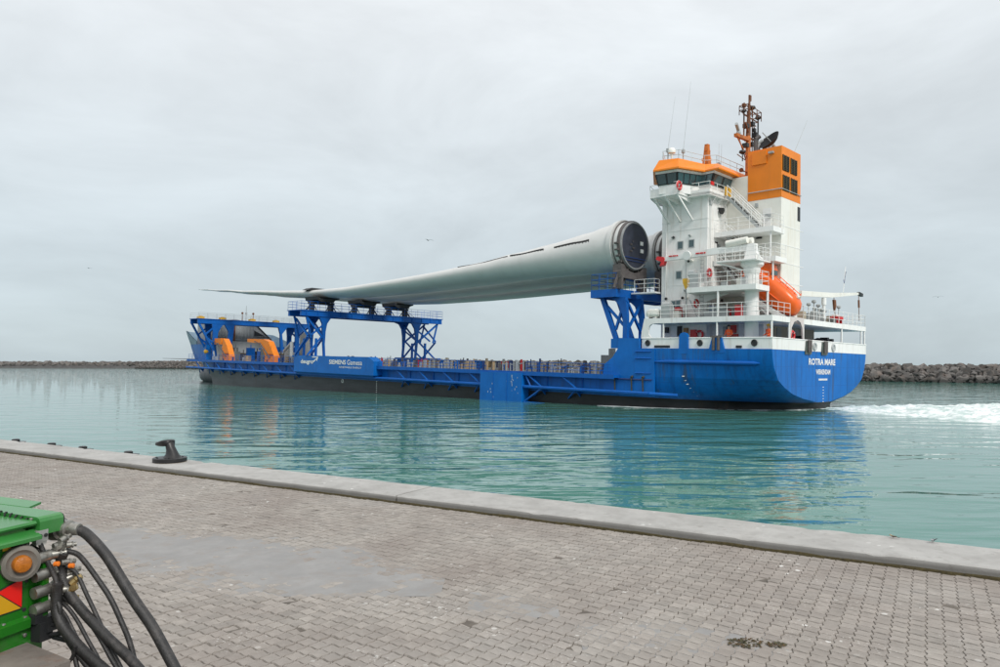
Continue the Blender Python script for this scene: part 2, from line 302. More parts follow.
# one paver: zigzag long sides, waved short sides; all tile
PW, PL, JG, DZ, DS = 0.108, 0.106, 0.0020, 0.0085, 0.0075
prof = [(0, 0), (.16, -.85), (.34, -.85), (.5, 0), (.66, .85), (.84, .85), (1, 0)]
def paver_outline(ins, k=1.5):
    r = [(PW / 2 - ins + DZ * d, (f - .5) * (PL - 2 * k * ins)) for f, d in prof]
    l = [(-PW / 2 + ins + DZ * d, (f - .5) * (PL - 2 * k * ins)) for f, d in reversed(prof)]
    top = [(PW * .27, PL / 2 - k * ins - DS), (-PW * .27, PL / 2 - k * ins + DS)]; bot = [(-PW * .27, -PL / 2 + k * ins + DS), (PW * .27, -PL / 2 + k * ins - DS)]
    return r + top + l + bot
o_top, o_bot = paver_outline(JG + 0.0028), paver_outline(JG)
def paver_verts(dz=0.0, tilt=(0, 0)):
    return [(x, y, dz + x*tilt[0] + y*tilt[1]) for x, y in o_top] + [(x, y, -0.011) for x, y in o_bot]
np_ = len(o_top)
paver_faces = [tuple(range(np_))] + [(np_ + i, np_ + (i + 1) % np_, (i + 1) % np_, i) for i in range(np_)]
pb = B(); pb.add(paver_verts(), paver_faces); paver_mesh = pb.mesh('paver', paver_m)
ang = math.atan2(QT.y, QT.x)
f_, tp = 715.0, 0.0411
def ndc(P):
    d = P.y*math.cos(tp) + (P.z-EYE)*math.sin(tp); v = -P.y*math.sin(tp) + (P.z-EYE)*math.cos(tp)
    return (P.x/d*f_, -v/d*f_, d) if d > .3 else None
cand = []; rest = []
for j in range(0, 74):
    pc = 7.66 - PL * (j + .5)
    for i in range(-245, 95):
        a = i * PW; P = qw(a, pc, ZP); q = ndc(P)
        ok = q and abs(q[0]) < 496 and abs(q[1]) < 330 and not (q[0] < -330 and q[1] > 165)
        if ok: cand.append((P.length, a, pc))
        elif q and abs(q[0]) < 900 and abs(q[1]) < 620: rest.append((1e9, a, pc))
cand.sort(); near, far = cand[:300], cand[300:]
for d_, a, pc in near:
    o = bpy.data.objects.new('paver', paver_mesh); col.objects.link(o); o.parent = pave
    dz = rnd.uniform(-.004, .002) - (.005 if rnd.random() < .04 else 0)
    o.location = qw(a, pc, ZP + dz); o.rotation_euler = (rnd.uniform(-.022, .022), rnd.uniform(-.022, .022), ang + rnd.uniform(-.006, .006))
vs_, fs_ = [], []
ca, sa = math.cos(ang), math.sin(ang)
for d_, a, pc in far + rest:
    c = qw(a, pc, ZP); o = len(vs_); dz = rnd.uniform(-.004, .002) - (.005 if rnd.random() < .04 else 0); tl = (rnd.uniform(-.022, .022), rnd.uniform(-.022, .022))
    for x, y, z in paver_verts(dz, tl): vs_.append((c.x + x*ca - y*sa, c.y + x*sa + y*ca, c.z + z))
    fs_.extend(tuple(o + k for k in f) for f in paver_faces)
sb = B(); sb.v = vs_; sb.f = fs_; sb.mi = [0]*len(fs_)
tag(sb.build('paver_field', paver_m, pave), kind='stuff')
# silt washed over the pavers: a very flat mound that buries the joints, thinning out at its rim
def silt(name, pts, H):
    P = [Vector(p).to_2d() for p in pts]; x0 = min(p.x for p in P); x1 = max(p.x for p in P); y0 = min(p.y for p in P); y1 = max(p.y for p in P)
    st = 0.035; nx = int((x1-x0)/st)+2; ny = int((y1-y0)/st)+2; b = B(); vs = []; keep = {}
    def edge(q):
        d = 1e9; inside = False
        for i in range(len(P)):
            a, c = P[i], P[(i+1) % len(P)]; ab = c-a; t = max(0, min(1, (q-a).dot(ab)/ab.length_squared)); d = min(d, (q-a-ab*t).length)
            if (a.y > q.y) != (c.y > q.y) and q.x < (c.x-a.x)*(q.y-a.y)/(c.y-a.y)+a.x: inside = not inside
        return d if inside else -d
    for j in range(ny):
        for i in range(nx):
            q = Vector((x0+i*st, y0+j*st)); d = edge(q) + 0.30*(noise.fractal(Vector((q.x*1.4, q.y*1.4, 3)), 1, 2, 4))
            h = -0.0115 + H * (1 - math.exp(-max(d + .40, 0)/0.45)) + 0.0024*noise.noise(Vector((q.x*4, q.y*4, 0))) + 0.0026*noise.noise(Vector((q.x*13, q.y*13, 5)))
            if d > -.40: keep[(i, j)] = len(vs); vs.append((q.x, q.y, ZP + h))
    fs = [(keep[(i,j)], keep[(i+1,j)], keep[(i+1,j+1)], keep[(i,j+1)]) for (i, j) in keep if all(k in keep for k in ((i+1,j),(i+1,j+1),(i,j+1)))]
    b.add(vs, fs); tag(b.build(name, silt_m, None, 60), kind='stuff')
silt('silt', [(-7.6, 9.3), (-5.11, 8.62), (-4.53, 8.30), (-3.89, 8.08), (-2.92, 7.85), (-2.07, 7.50), (-1.38, 7.12), (-0.94, 6.72), (-0.5, 6.15), (-0.7, 5.92), (-1.31, 5.90), (-1.85, 6.06), (-2.44, 6.28), (-2.97, 6.68), (-3.65, 6.93), (-4.36, 7.45), (-5.6, 8.2), (-7.8, 8.9)], 0.0170)
silt('silt', [(-0.25, 6.0), (0.2, 5.86), (0.42, 5.6), (0.2, 5.42), (-0.12, 5.56)], 0.0125)
silt('silt', [(0.55, 5.35), (1.1, 5.2), (1.75, 5.0), (1.9, 4.8), (1.5, 4.72), (1.0, 4.9), (0.6, 5.1)], 0.0112)
# coping: long precast blocks with chamfered inner edge
coping = empty('coping', None); tag(coping, kind='structure')
for k in range(-9, 9):
    a0 = -6.24 + k * 10.84 + 0.014; a1 = a0 + 10.812; b = B()
    ring = [(7.68, ZC - .012), (7.694, ZC), (8.50, ZC), (8.55, ZC - .05), (8.55, 1.35), (7.68, 1.35)]
    nseg = 160 if -3 <= k <= 1 else 6; rings = []
    for i in range(nseg + 1):
        a = a0 + (a1 - a0) * i / nseg; rings.append([qw(a, p + (0.02*noise.noise(Vector((a*1.7, 4, 0))) if p > 8.4 else 0.006*noise.noise(Vector((a*3.1, 9, 1)))), z + 0.006*noise.noise(Vector((a*1.1, p*2, 2))) - (max(0, noise.noise(Vector((a*3.3, p*3, 6))) - .38) * .06 if z > ZC - .06 and (p < 7.7 or p > 8.45) else 0)) for p, z in ring])
    b.loft(rings); b.build('coping_block', cop_m, coping, 35)
b = B(); b.loft([[qw(a, 7.6, 1.70), qw(a, 7.6, -6), qw(a, 8.47, -6), qw(a, 8.47, 1.349), qw(a, 7.66, 1.349)] for a in (-400, 400)])
tag(b.build('quay_wall', qface_m), kind='structure')
# moss that grows along the foot of the coping
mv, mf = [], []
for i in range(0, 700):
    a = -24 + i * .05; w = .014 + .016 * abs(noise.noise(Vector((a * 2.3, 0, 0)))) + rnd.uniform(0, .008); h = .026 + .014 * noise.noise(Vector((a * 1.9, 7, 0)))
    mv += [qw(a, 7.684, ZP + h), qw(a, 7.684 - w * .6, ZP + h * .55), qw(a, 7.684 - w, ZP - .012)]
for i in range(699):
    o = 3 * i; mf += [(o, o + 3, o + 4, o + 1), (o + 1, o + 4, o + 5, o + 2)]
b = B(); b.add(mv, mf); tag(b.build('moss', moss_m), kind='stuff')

# ------------------------------------------------------------------ water
def water_mat():
    m = bpy.data.materials.new('harbour_water'); m.use_nodes = True; t = m.node_tree; b = t.nodes['Principled BSDF']
    b.inputs['Roughness'].default_value = 0.015; b.inputs['IOR'].default_value = 1.333
    g = N(t, 'ShaderNodeNewGeometry')
    n = N(t, 'ShaderNodeTexNoise'); n.inputs['Scale'].default_value = 0.05; n.inputs['Detail'].default_value = 4; t.links.new(g.outputs['Position'], n.inputs['Vector'])
    mi = N(t, 'ShaderNodeMix', data_type='RGBA'); t.links.new(n.outputs[0], mi.inputs[0]); mi.inputs[6].default_value = (0.045, 0.178, 0.148, 1); mi.inputs[7].default_value = (0.085, 0.215, 0.178, 1)
    t.links.new(mi.outputs[2], b.inputs['Base Color'])
    prev = None
    for sc, dist, det, stretch in ((0.15, 0.02, 2, 1.0), (0.58, 0.135, 2, 1.0), (2.1, 0.020, 2, 1.0)):
        ma = N(t, 'ShaderNodeMapping'); ma.inputs['Rotation'].default_value = (0, 0, R(10)); ma.inputs['Scale'].default_value = (0.42, 1.0, 1.0); t.links.new(g.outputs['Position'], ma.inputs[0])
        nn = N(t, 'ShaderNodeTexNoise'); nn.inputs['Scale'].default_value = sc; nn.inputs['Detail'].default_value = det; nn.inputs['Roughness'].default_value = 0.5; nn.inputs['Distortion'].default_value = 0.4
        t.links.new(ma.outputs[0], nn.inputs['Vector'])
        bu = N(t, 'ShaderNodeBump'); bu.inputs['Strength'].default_value = 1.0; bu.inputs['Distance'].default_value = dist; t.links.new(nn.outputs[0], bu.inputs['Height'])
        if prev: t.links.new(prev, bu.inputs['Normal'])
        prev = bu.outputs[0]
    t.links.new(prev, b.inputs['Normal']); return m
b = B(); b.add([(-6000, -20, 0), (6000, -20, 0), (6000, 9000, 0), (-6000, 9000, 0)], [(0, 1, 2, 3)])
tag(b.build('water', water_mat()), kind='structure')

# ------------------------------------------------------------------ ship frame
AL, TR, HE = 0.7722, 0.0181, 0.0121
fy = Vector((-math.sin(AL), math.cos(AL), TR)).normalized()
fx = Vector((math.cos(AL), math.sin(AL), -HE)); fx = (fx - fy * fx.dot(fy)).normalized(); fz = fx.cross(fy)
SHIP = Matrix(((fx.x, fy.x, fz.x, 25.95), (fx.y, fy.y, fz.y, 57.54), (fx.z, fy.z, fz.z, -60 * TR), (0, 0, 0, 1)))
ship = empty('cargo_ship', SHIP, 'blue and white heavy cargo ship under way carrying three long turbine blades', 'ship')
def aboard(name, n, s, z, label, cat, group=None, rz=0.0):
    return empty(name, SHIP @ Matrix.Translation((n, s, z)) @ Matrix.Rotation(rz, 4, 'Z'), label, cat, group)

# ------------------------------------------------------------------ hull
TB = [(-5.5, .15), (-2, .15), (0.2, .15), (.9, .17), (1.35, .22), (1.50, .5), (1.66, 1.75), (1.95, 4.0), (2.32, 5.8), (2.8, 7.15), (3.36, 8.25), (4.25, 8.93), (5.0, 9.2), (5.61, 9.3)]
def tb(z):
    for (z0, b0), (z1, b1) in zip(TB[:-1], TB[1:]):
        if z <= z1: return b0 + (b1 - b0) * max(0, (z - z0) / (z1 - z0))
    return 9.3
def hb(s, z):
    """half breadth"""
    full = 9.6
    if s < 16:
        t = max(0.0, s / 16); return tb(z) + (full - tb(z)) * math.sqrt(1 - (1 - t) ** 2)
    if s > 88:
        t = min(1, (s - 88) / (119 + 0.95 * (z - 1) - 88)); ex = 1.75 + 0.28 * max(0, z)
        return max(full * (1 - t ** ex), 0.02)
    return full
zl = [q[0] for q in TB]
def hull_rings(ss, zs): return [[(-hb(s, z), s, z) for z in reversed(zs)] + [(hb(s, z), s, z) for z in zs] for s in ss]
zmid = [z for z in zl if z < 3.3] + [3.34]
ssA = [0.0, .15, .4, .8, 1.4, 2.2, 3.2, 4.5, 6, 8, 10, 12, 14, 16, 22, 30, 45, 60, 75, 86, 90, 94, 98, 102, 106, 110, 113, 116, 118, 119.5, 120.6, 121.3]
b = B()
b.loft(hull_rings(ssA, zmid), cap=False, close=False)
b.add([(-hb(0, z), 0, z) for z in zl] + [(hb(0, z), 0, z) for z in zl], [(i, i + 1, len(zl) + i + 1, len(zl) + i) for i in range(len(zl) - 1)])
ssP = [s for s in ssA if s <= 12] + [13.2]; zp = [3.34, 3.8, 4.25, 4.7, 5.0, 5.61]
b.loft(hull_rings(ssP, zp), cap=False, close=False)
for s in (13.2,): b.box(-9.58, 9.58, s - .03, s, 3.3, 5.61)
b.loft([[(-hb(s, 5.59), s, 5.59), (hb(s, 5.59), s, 5.59)] for s in ssP], cap=False, close=False)
# forecastle with flared bulwark
ssF = [99.5, 102, 105, 109, 111, 114, 116, 118, 119.5, 121, 122.2, 123.2, 124.2, 125.2]
def fb(s, z):
    t = min(1, max(0, (s - 95) / (118.9 + 0.92 * (z - 1) - 95))); return max(9.6 * (1 - t ** (2.2 + .12 * z)), .02)
b.loft([[(-fb(s, z), s, z) for z in (6.0, 5.2, 4.4, 3.3)] for s in ssF if s < 123], cap=False, close=False)
b.loft([[(fb(s, z), s, z) for z in (6.0, 5.2, 4.4, 3.3)] for s in ssF if s < 123], cap=False, close=False)
b.loft([[(-fb(s, 5.95), s, 5.95), (fb(s, 5.95), s, 5.95)] for s in ssF if s >= 109], cap=False, close=False)
for sg in (-1, 1): b.loft([[(sg * fb(s, 5.95), s, 5.96), (sg * (fb(s, 5.95) - .9), s, 5.96), (sg * (fb(s, 5.95) - .9), s, 3.3)] for s in ssF if s <= 109], cap=False, close=False)
b.add([(-fb(109, 3.3), 109, 3.3), (fb(109, 3.3), 109, 3.3), (fb(109, 6), 109, 5.94), (-fb(109, 6), 109, 5.94)], [(0, 1, 2, 3)])
for sg in (-1, 1): b.add([(sg * fb(99.5, 3.3), 99.5, 3.3), (sg * (fb(99.5, 3.3) - .9), 99.5, 3.3), (sg * (fb(99.5, 6) - .9), 99.5, 5.95), (sg * fb(99.5, 6), 99.5, 5.95)], [(0, 1, 2, 3)])
hull = b.build('hull', hullm, ship, 40)
b = B()                                            # flared bow bulwark, the light's paleness put into its colour
for sg in (-1, 1):
    b.loft([[(sg * fb(s, z), s, z) for z in (8.6 - max(0, 112 - s) * .28, 7.4 - max(0, 112 - s) * .14, 6.0)] for s in [104.5, 106, 108, 111, 114, 117, 119.5, 121.5, 123.2, 124.5, 125.6]], cap=False, close=False)
    b.loft([[(sg * max(fb(s, z) - .12, .01), s, z) for z in (6.0, 7.4 - max(0, 112 - s) * .14, 8.6 - max(0, 112 - s) * .28)] for s in [104.5, 106, 108, 111, 114, 117, 119.5, 121.5, 123.2, 124.5, 125.6]], cap=False, close=False)
b.build('bow_bulwark', mat('bow_lit_blue', (0.16, 0.25, 0.32), 0.5, var=0.2, scale=0.6, streak=((0.3, 0.33, 0.33), 0.6, 1.5, 0.3)), hull, 40)
b = B(); b.lathe([(0.0, 124.2), (.55, 124.05), (1.05, 123.6), (1.45, 122.6), (1.6, 121), (1.65, 116), (1.7, 108)], (0, 0, .15), (0, 1, 0), 20)
b.build('bulbous_bow', mat('bow_antifouling', (0.13, 0.13, 0.145), 0.5, var=0.2, scale=0.8, streak=((0.24, 0.25, 0.26), 0.6, 1.0, 0.4)), hull, 50)
# main deck with its overhanging gangway, truss braces and lower fender pipe
b = B(); b.box(-9.55, 9.55, 13.2, 120, 3.28, 3.345); b.build('deck', deckm, ship)
for sg in (-1, 1):
    x0, x1 = sorted((sg * 9.5, sg * 10.42))
    b = B(); b.box(x0, x1, 13.0, 105.5, 3.12, 3.36); b.box(*sorted((sg * 10.42, sg * 10.47)), 13.0, 105.5, 3.02, 3.40); b.build('gangway', blueg, ship)
    b = B(); b.tube((sg * 10.35, 9.6, 1.97), (sg * 10.35, 105.8, 1.98), .15, 8); b.tube((sg * 9.35, 7.6, 1.9), (sg * 10.35, 9.6, 1.97), .15, 8)
    b.box(*sorted((sg * 9.5, sg * 10.3)), 13, 105.5, 1.93, 2.0); b.build('fender_pipe', blueg, ship, 40)
    k = 0
    s = 17.0
    while s < 104:
        if not (23.2 < s + 1.4 < 30.5 and sg < 0) and not (46.5 < s + 1.5 < 67 and sg < 0):
            b = B(); b.tube((sg * 10.35, s, 2.0), (sg * 10.3, s + 2.0, 3.2), .085, 6); b.build('truss_brace', blueg, ship)
            b = B(); b.prism([(sg * 9.55, 1.92), (sg * 10.3, 1.9), (sg * 9.55, 1.25)], 1, s + .2, s + .3)
            b.beam((sg * 9.6, s + 1.6, 1.1), (sg * 10.3, s + .3, 1.85), .12, .12); b.build('bracket', blueg, ship)
            b = B(); b.beam((sg * 9.62, s, 1.62), (sg * 9.62, s, 3.1), .1, .12); b.build('hull_frame', blueg, ship)
        s += 4.15
# raised side plate where the poop meets the deck, with strakes
for sg in (-1, 1):
    x0, x1 = sorted((sg * 9.5, sg * 9.66)); b = B()
    b.prism([(9.6, 1.75), (14.7, 1.75), (14.75, 3.45), (14.6, 4.25), (13.75, 4.85), (13.25, 5.55), (13.2, 6.48), (11.1, 6.44), (11.05, 5.58), (9.6, 5.58)], 0, x0, x1)
    b.build('side_plate', blue, ship)
    for z in (5.36, 4.80, 3.58):
        b = B(); b.tube((sg * 9.64, 9.9, z), (sg * 9.72, 11.4, z), .07, 6); b.build('rub_strake', blueg, ship)
    pts = [(sg * (hb(s, 4.55) + .05), s, 4.55) for s in (.9, 1.3, 2, 3, 4, 5.5, 7, 8.5, 9.8)]
    b = B(); b.pipe(pts, [.03, .16, .17, .17, .17, .17, .17, .16, .03], 8); b.build('rub_strake', blueg, ship, 50)
    for s in (10.6, 11.7, 13.4):                 # rusty overboard pipes and stains around them
        b = B(); b.tube((sg * 9.6, s, 3.3), (sg * 9.84, s, 3.2), .10, 8); b.tube((sg * 9.84, s, 3.2), (sg * 9.74, s, 2.1), .06, 6); b.build('overboard_pipe', mat('stained_blue', (0.05, 0.05, 0.03), .7, var=.4, scale=5) if 'stained_blue' not in MATS else MATS['stained_blue'], ship, 50)
    b = B(); b.tube((sg * 9.68, 9.8, 3.05), (sg * 9.8, 14.8, 3.05), .07, 6); b.build('rub_strake', navy, ship)
# banner box and side door box (port)
b = B(); b.prism([(47.4, 2.25), (66.4, 2.25), (66.4, 4.42), (48.6, 4.42), (47.4, 3.9)], 0, -10.85, -9.6); banner = b.build('banner_box', blue, ship)
b = B(); b.prism([(-10.84, 2.3), (-10.55, 2.0), (-9.7, 2.0), (-9.7, 2.3)], 1, 47.7, 66.2); b.build('lower_edge', blueg, banner)
ltext('lettering', 'deugro', (-10.86, 64.55, 3.22), (0, -1, 0), (0, 0, 1), 3.3, .72, whitec, banner, .035)
b = B(); b.prism([(61.6, 3.72), (61.2, 3.78), (60.55, 4.08), (60.0, 4.33), (60.35, 3.72), (60.6, 3.95), (61.0, 3.62)], 0, -10.875, -10.855)
b.build('arrow_emblem', whitec, banner)
b = B(); b.prism([(61.6, 4.33), (59.95, 4.33), (60.2, 4.20), (61.5, 4.20)], 0, -10.875, -10.855); b.build('arrow_emblem', whitec, banner)
ltext('lettering', 'SIEMENS', (-10.86, 57.3, 3.42), (0, -1, 0), (0, 0, 1), 3.9, .56, whitec, banner, .025)
ltext('lettering', 'Gamesa', (-10.86, 53.1, 3.40), (0, -1, 0), (0, 0, 1), 3.3, .62, whitec, banner, .008)
ltext('lettering', 'RENEWABLE ENERGY', (-10.86, 54.9, 2.98), (0, -1, 0), (0, 0, 1), 5.0, .22, whitec, banner, .004)
b = B(); b.box(-10.62, -9.6, 23.5, 29.2, .35, 3.22); bx_ = b.build('side_door', hullm if False else blue, ship)
for s in (25.4, 27.3): b = B(); b.box(-10.65, -10.62, s - .03, s + .03, .45, 3.15); b.build('seam', blueg, bx_)
b = B()
for i in range(14):
    s = 23.9 + abs(rnd.gauss(0, 1)) * .8; z = rnd.uniform(.9, 2.8); b.box(-10.632, -10.62, s, s + rnd.uniform(.04, .12), z, z + rnd.uniform(.04, .3))
for i in range(5): s = 28.4 - rnd.random() * 1.4; z = rnd.uniform(.6, 2.6); b.box(-10.632, -10.62, s, s + .09, z, z + .16)
b.build('scuff_marks', mat('bare_primer', (0.30, 0.40, 0.52), .6, var=.3, scale=8), bx_)
b = B(); b.tube((-10.35, 23.4, .55), (-10.3, 21.2, 1.9), .09, 6); b.tube((-10.35, 23.4, .5), (-10.35, 20.8, .5), .10, 6); b.tube((-10.3, 22.6, 2.0), (-10.3, 23.3, 3.1), .09, 6); b.build('boarding_frame', blueg, ship)
# stern marks
for body, n, z, w, h, bd in (('ROTRA MARE', -2.98, 4.54, 5.25, .52, .03), ('WERKENDAM', -1.62, 3.80, 2.85, .40, .03)):
    ltext('lettering', body, (n, -.004, z), (1, 0, 0), (0, 0, 1), w, h, whitec, hull, bd)
b = B(); b.box(-1.1, .62, -.02, .01, 3.32, 3.47); b.build('number_plate', mat('worn_white', (.62, .64, .66), .5, var=.25, scale=9), hull)
for i in range(6): b = B(); b.box(-.28, -.12, -.03, .01, 2.75 - i * .23, 2.81 - i * .23); b.build('draught_mark', whitec, hull)
for i in range(6): b = B(); b.box(-hb(7.0 - i * .12, 3.4 - i * .3) - .03, -hb(7.0 - i * .12, 3.4 - i * .3) + .03, 7.0 - i * .12, 7.2 - i * .12, 3.4 - i * .3, 3.48 - i * .3); b.build('draught_mark', whitec, hull)
for i in range(6): b = B(); b.box(-9.64, -9.6, 48.4, 48.55, 1.45 - i * .25, 1.54 - i * .25); b.build('draught_mark', whitec, hull)
b = B(); b.torus((-9.62, 56, 1.3), (1, 0, 0), .2, .05, 12, 5); b.build('plimsoll_mark', whitec, hull)
# poop bulwark with fairleads and fender plates
bw = B(); L = .09
path = [(-9.32, 11.05), (-9.34, 6), (-9.32, 2.5), (-9.30, -.02), (9.30, -.02), (9.32, 3), (9.34, 11.05)]
for (a0, s0), (a1, s1) in zip(path[:-1], path[1:]):
    bw.loft([[(a0, s0, 5.60), (a0, s0, 6.42), (a0 * .99, max(s0, .09), 6.42), (a0 * .99, max(s0, .09), 5.60)], [(a1, s1, 5.60), (a1, s1, 6.42), (a1 * .99, max(s1, .09), 6.42), (a1 * .99, max(s1, .09), 5.60)]])
    bw.tube((a0, s0, 6.44), (a1, s1, 6.44), .05, 6)
bulw = bw.build('bulwark', white, ship)
for s in (9.3, 8.6, 2.5): b = B(); b.box(-9.40, -9.30, s - (.5 if s > 9 else .22), s + (.5 if s > 9 else .22), 5.68, 5.86); b.build('freeing_port', black, bulw)
for s in (5.7, 1.3, 10.45): b = B(); b.torus((-9.38, s, 6.05), (1, 0, 0), .2, .06, 12, 6); b.lathe([(0.17, -.03), (.17, .02)], (-9.37, s, 6.05), (1, 0, 0), 10); b.build('fairlead', black, bulw, 50)
for n in (-2.0, 1.75): b = B(); b.torus((n, -.06, 5.98), (0, 1, 0), .27, .08, 14, 6); b.lathe([(0.22, 0), (.22, .04)], (n, -.06, 5.98), (0, 1, 0), 12); b.build('fairlead', lgrey, bulw, 50)
for n in (-3.25, -.15):
    b = B(); b.prism([(n - .55, 5.35), (n + .55, 5.35), (n + .4, 6.35), (n - .4, 6.35)], 1, -.12, -.03); b.build('fairlead_plate', mat('worn_olive', (.09, .11, .10), .6, var=.4, scale=3), bulw)
    for q in (-.22, 0, .22): b = B(); b.tube((n + q, -.2, 5.5), (n + q, -.2, 6.45), .08, 8); b.build('roller', rackm, bulw, 50)
b = B(); b.prism([(6.65, 5.2), (7.45, 5.2), (7.42, 6.6), (7.3, 6.8), (7.05, 6.88), (6.8, 6.8), (6.68, 6.6)], 0, -9.55, -9.3); b.build('fender_plate', blue, bulw)
b = B(); b.prism([(4.95, 5.3), (3.55, 5.3), (3.85, 6.5), (4.6, 6.5)], 0, -9.5, -9.3); p = b.build('fender_plate', blue, bulw)
b = B(); b.tube((-9.55, 4.45, 5.5), (-9.55, 4.45, 6.5), .12, 8); b.tube((-9.55, 4.05, 5.5), (-9.55, 4.05, 6.5), .12, 8); b.box(-9.6, -9.45, 3.8, 4.7, 6.45, 6.6); b.build('roller', rackm, bulw, 50)

# ------------------------------------------------------------------ superstructure
sup = B(); sup.box(-7, 7, 6.5, 10.75, 5.55, 18.05); tower = sup.build('deckhouse', white, ship)
for z in (13.4, 15.45, 16.2): b = B(); b.box(-7.02, 7.02, 6.48, 10.77, z, z + .07); b.build('weld_seam', white, tower)
for z in (8.9, 10.9): b = B(); b.box(-7.02, -7.0, 6.5, 10.75, z, z + .05); b.build('weld_seam', white, tower)
for s in (8.35,): b = B(); b.box(-7.045, -7.0, s, s + .05, 8.1, 13.3); b.build('pipe_run', lgrey, tower)
def port_window(s, z, w=.42, h=.55, n=-7.0):
    b = B(); b.box(n - .05, n + .01, s - w/2 - .07, s + w/2 + .07, z - h/2 - .07, z + h/2 + .07); f = b.build('window_frame', lgrey, tower)
    b = B(); b.box(n - .06, n - .045, s - w/2, s + w/2, z - h/2, z + h/2); b.build('pane', glass, f)
for s, z in ((8.96, 14.24), (7.92, 14.28), (9.07, 11.77), (9.1, 9.35), (9.55, 9.33)): port_window(s, z, .34 if z < 10 else .42)
def aft_panel(name, n, z, w, h, m, s=6.5, t=.06, par=None):
    b = B(); b.box(n - w/2, n + w/2, s - t, s + .005, z - h/2, z + h/2); return b.build(name, m, par or tower)
for n, z in ((-4.6, 16.15), (-3.0, 13.95), (-5.3, 11.4), (-4.9, 9.05)):
    d = aft_panel('door', n, z, .75, 1.8, whitec); b = B(); b.tube((n + .25, 6.4, z - .1), (n + .25, 6.4, z + .1), .03, 5); b.build('handle', black, d)
aft_panel('window_frame', -5.6, 14.2, .34, .5, black); aft_panel('vent_grille', -5.9, 12.6, .5, .4, lgrey)
b = B(); b.lathe([(.1, 0), (.26, .12), (.28, .3)], (-5.2, 6.45, 17.1), (0, -1, -.3), 12); b.box(-5.25, -5.15, 6.3, 6.5, 17.0, 17.3); b.build('floodlight', black, tower, 40)
for i in range(9):
    n = rnd.uniform(-6.7, -4.3); z = rnd.choice((9.9, 12.0, 13.9, 16.6, 17.3, 11.9, 9.6)); b = B(); b.box(n - .13, n + .13, 6.34, 6.5, z, z + rnd.uniform(.15, .4)); b.build('junction_box', [lgrey, black, whitec][i % 3], tower)
for n in (-6.75, -6.55, -4.2): b = B(); b.tube((n, 6.44, 8.1), (n, 6.44, 17.9), .045, 6); b.build('pipe_run', white, tower)
for i in range(10):
    s = rnd.uniform(6.8, 10.5); z = rnd.choice((10.5, 12.9, 15.0, 17.2, 8.7, 9.9)); b = B(); b.lathe([(.05, 0), (.12, .1), (.1, .2)], (-7.0, s, z), (-1, 0, -.5), 8); b.build('deck_light', [black, lgrey, cream][i % 3], tower)
b = B(); b.tube((-7.06, 10.3, 8.1), (-7.06, 10.3, 17.9), .05, 6); b.build('pipe_run', white, tower)
for q in (6.75, 7.05): b = B(); b.tube((-7.1, q, 8.1), (-7.1, q, 13.2), .022, 4); b.build('ladder_rail', lgrey, tower)
b = B()
for k in range(17): b.tube((-7.1, 6.75, 8.3 + k*.3), (-7.1, 7.05, 8.3 + k*.3), .018, 4)
tag(b.build('ladder_rungs', lgrey, tower), kind='stuff')
for i in range(6):
    s = rnd.uniform(2.2, 4.3); z = rnd.choice((10.4, 13.6, 16.2, 14.6, 17.2)); b = B(); b.box(-4.14, -4.0, s - .12, s + .12, z, z + .3); b.build('wall_fitting', [lgrey, black][i % 2], ship)
# poop deck house and dark mooring recess
b = B(); b.box(-6.1, 6.0, 4.2, 6.5, 5.58, 7.66); b.box(-5.2, -4.2, 2.6, 4.2, 5.58, 7.66); poop = b.build('poop_house', white, ship)
b = B(); b.box(-3.2, 5.9, 3.2, 3.3, 5.58, 7.66); b.build('recess_wall', beige, poop)
aft_panel('door', -1.2, 6.6, .8, 1.9, mat('door_grey', (.36, .36, .34), .5), 3.2, .05, poop); aft_panel('door', 2.2, 6.6, .8, 1.9, MATS['door_grey'], 3.2, .05, poop)
for s, z, w, h, m in ((7.6, 6.9, .5, .6, red), (8.9, 7.1, .35, .8, black), (8.3, 7.0, .35, .7, mat('wood_tan', (.4, .22, .1), .6)), (10.2, 7.2, .5, .45, black), (5.3, 7.0, .3, .9, lgrey)):
    n = -7.0 if s > 6.5 else -6.1
    b = B(); b.box(n - .2, n, s - w/2, s + w/2, z - h/2, z + h/2); b.build('wall_locker', m, tower)
for s, z, w, h in ((4.6, 7.25, .45, .6), (4.5, 6.5, .6, .7)): b = B(); b.box(-6.3, -6.1, s - w/2, s + w/2, z - h/2, z + h/2); b.build('hose_box', red, poop)
for n, s in ((2.6, 1.3), (-1.0, 1.9), (6.0, 2.2)):
    b = B(); b.tube((n - .5, s, 6.25), (n + .5, s, 6.25), .38, 14); b.tube((n - .55, s, 6.25), (n - .45, s, 6.25), .58, 14); b.tube((n + .45, s, 6.25), (n + .55, s, 6.25), .58, 14); b.box(n - .7, n + .9, s - .3, s + .3, 5.6, 6.0); b.box(n + .6, n + 1.0, s - .3, s + .3, 5.6, 6.9); b.build('mooring_winch', black, ship, 40)
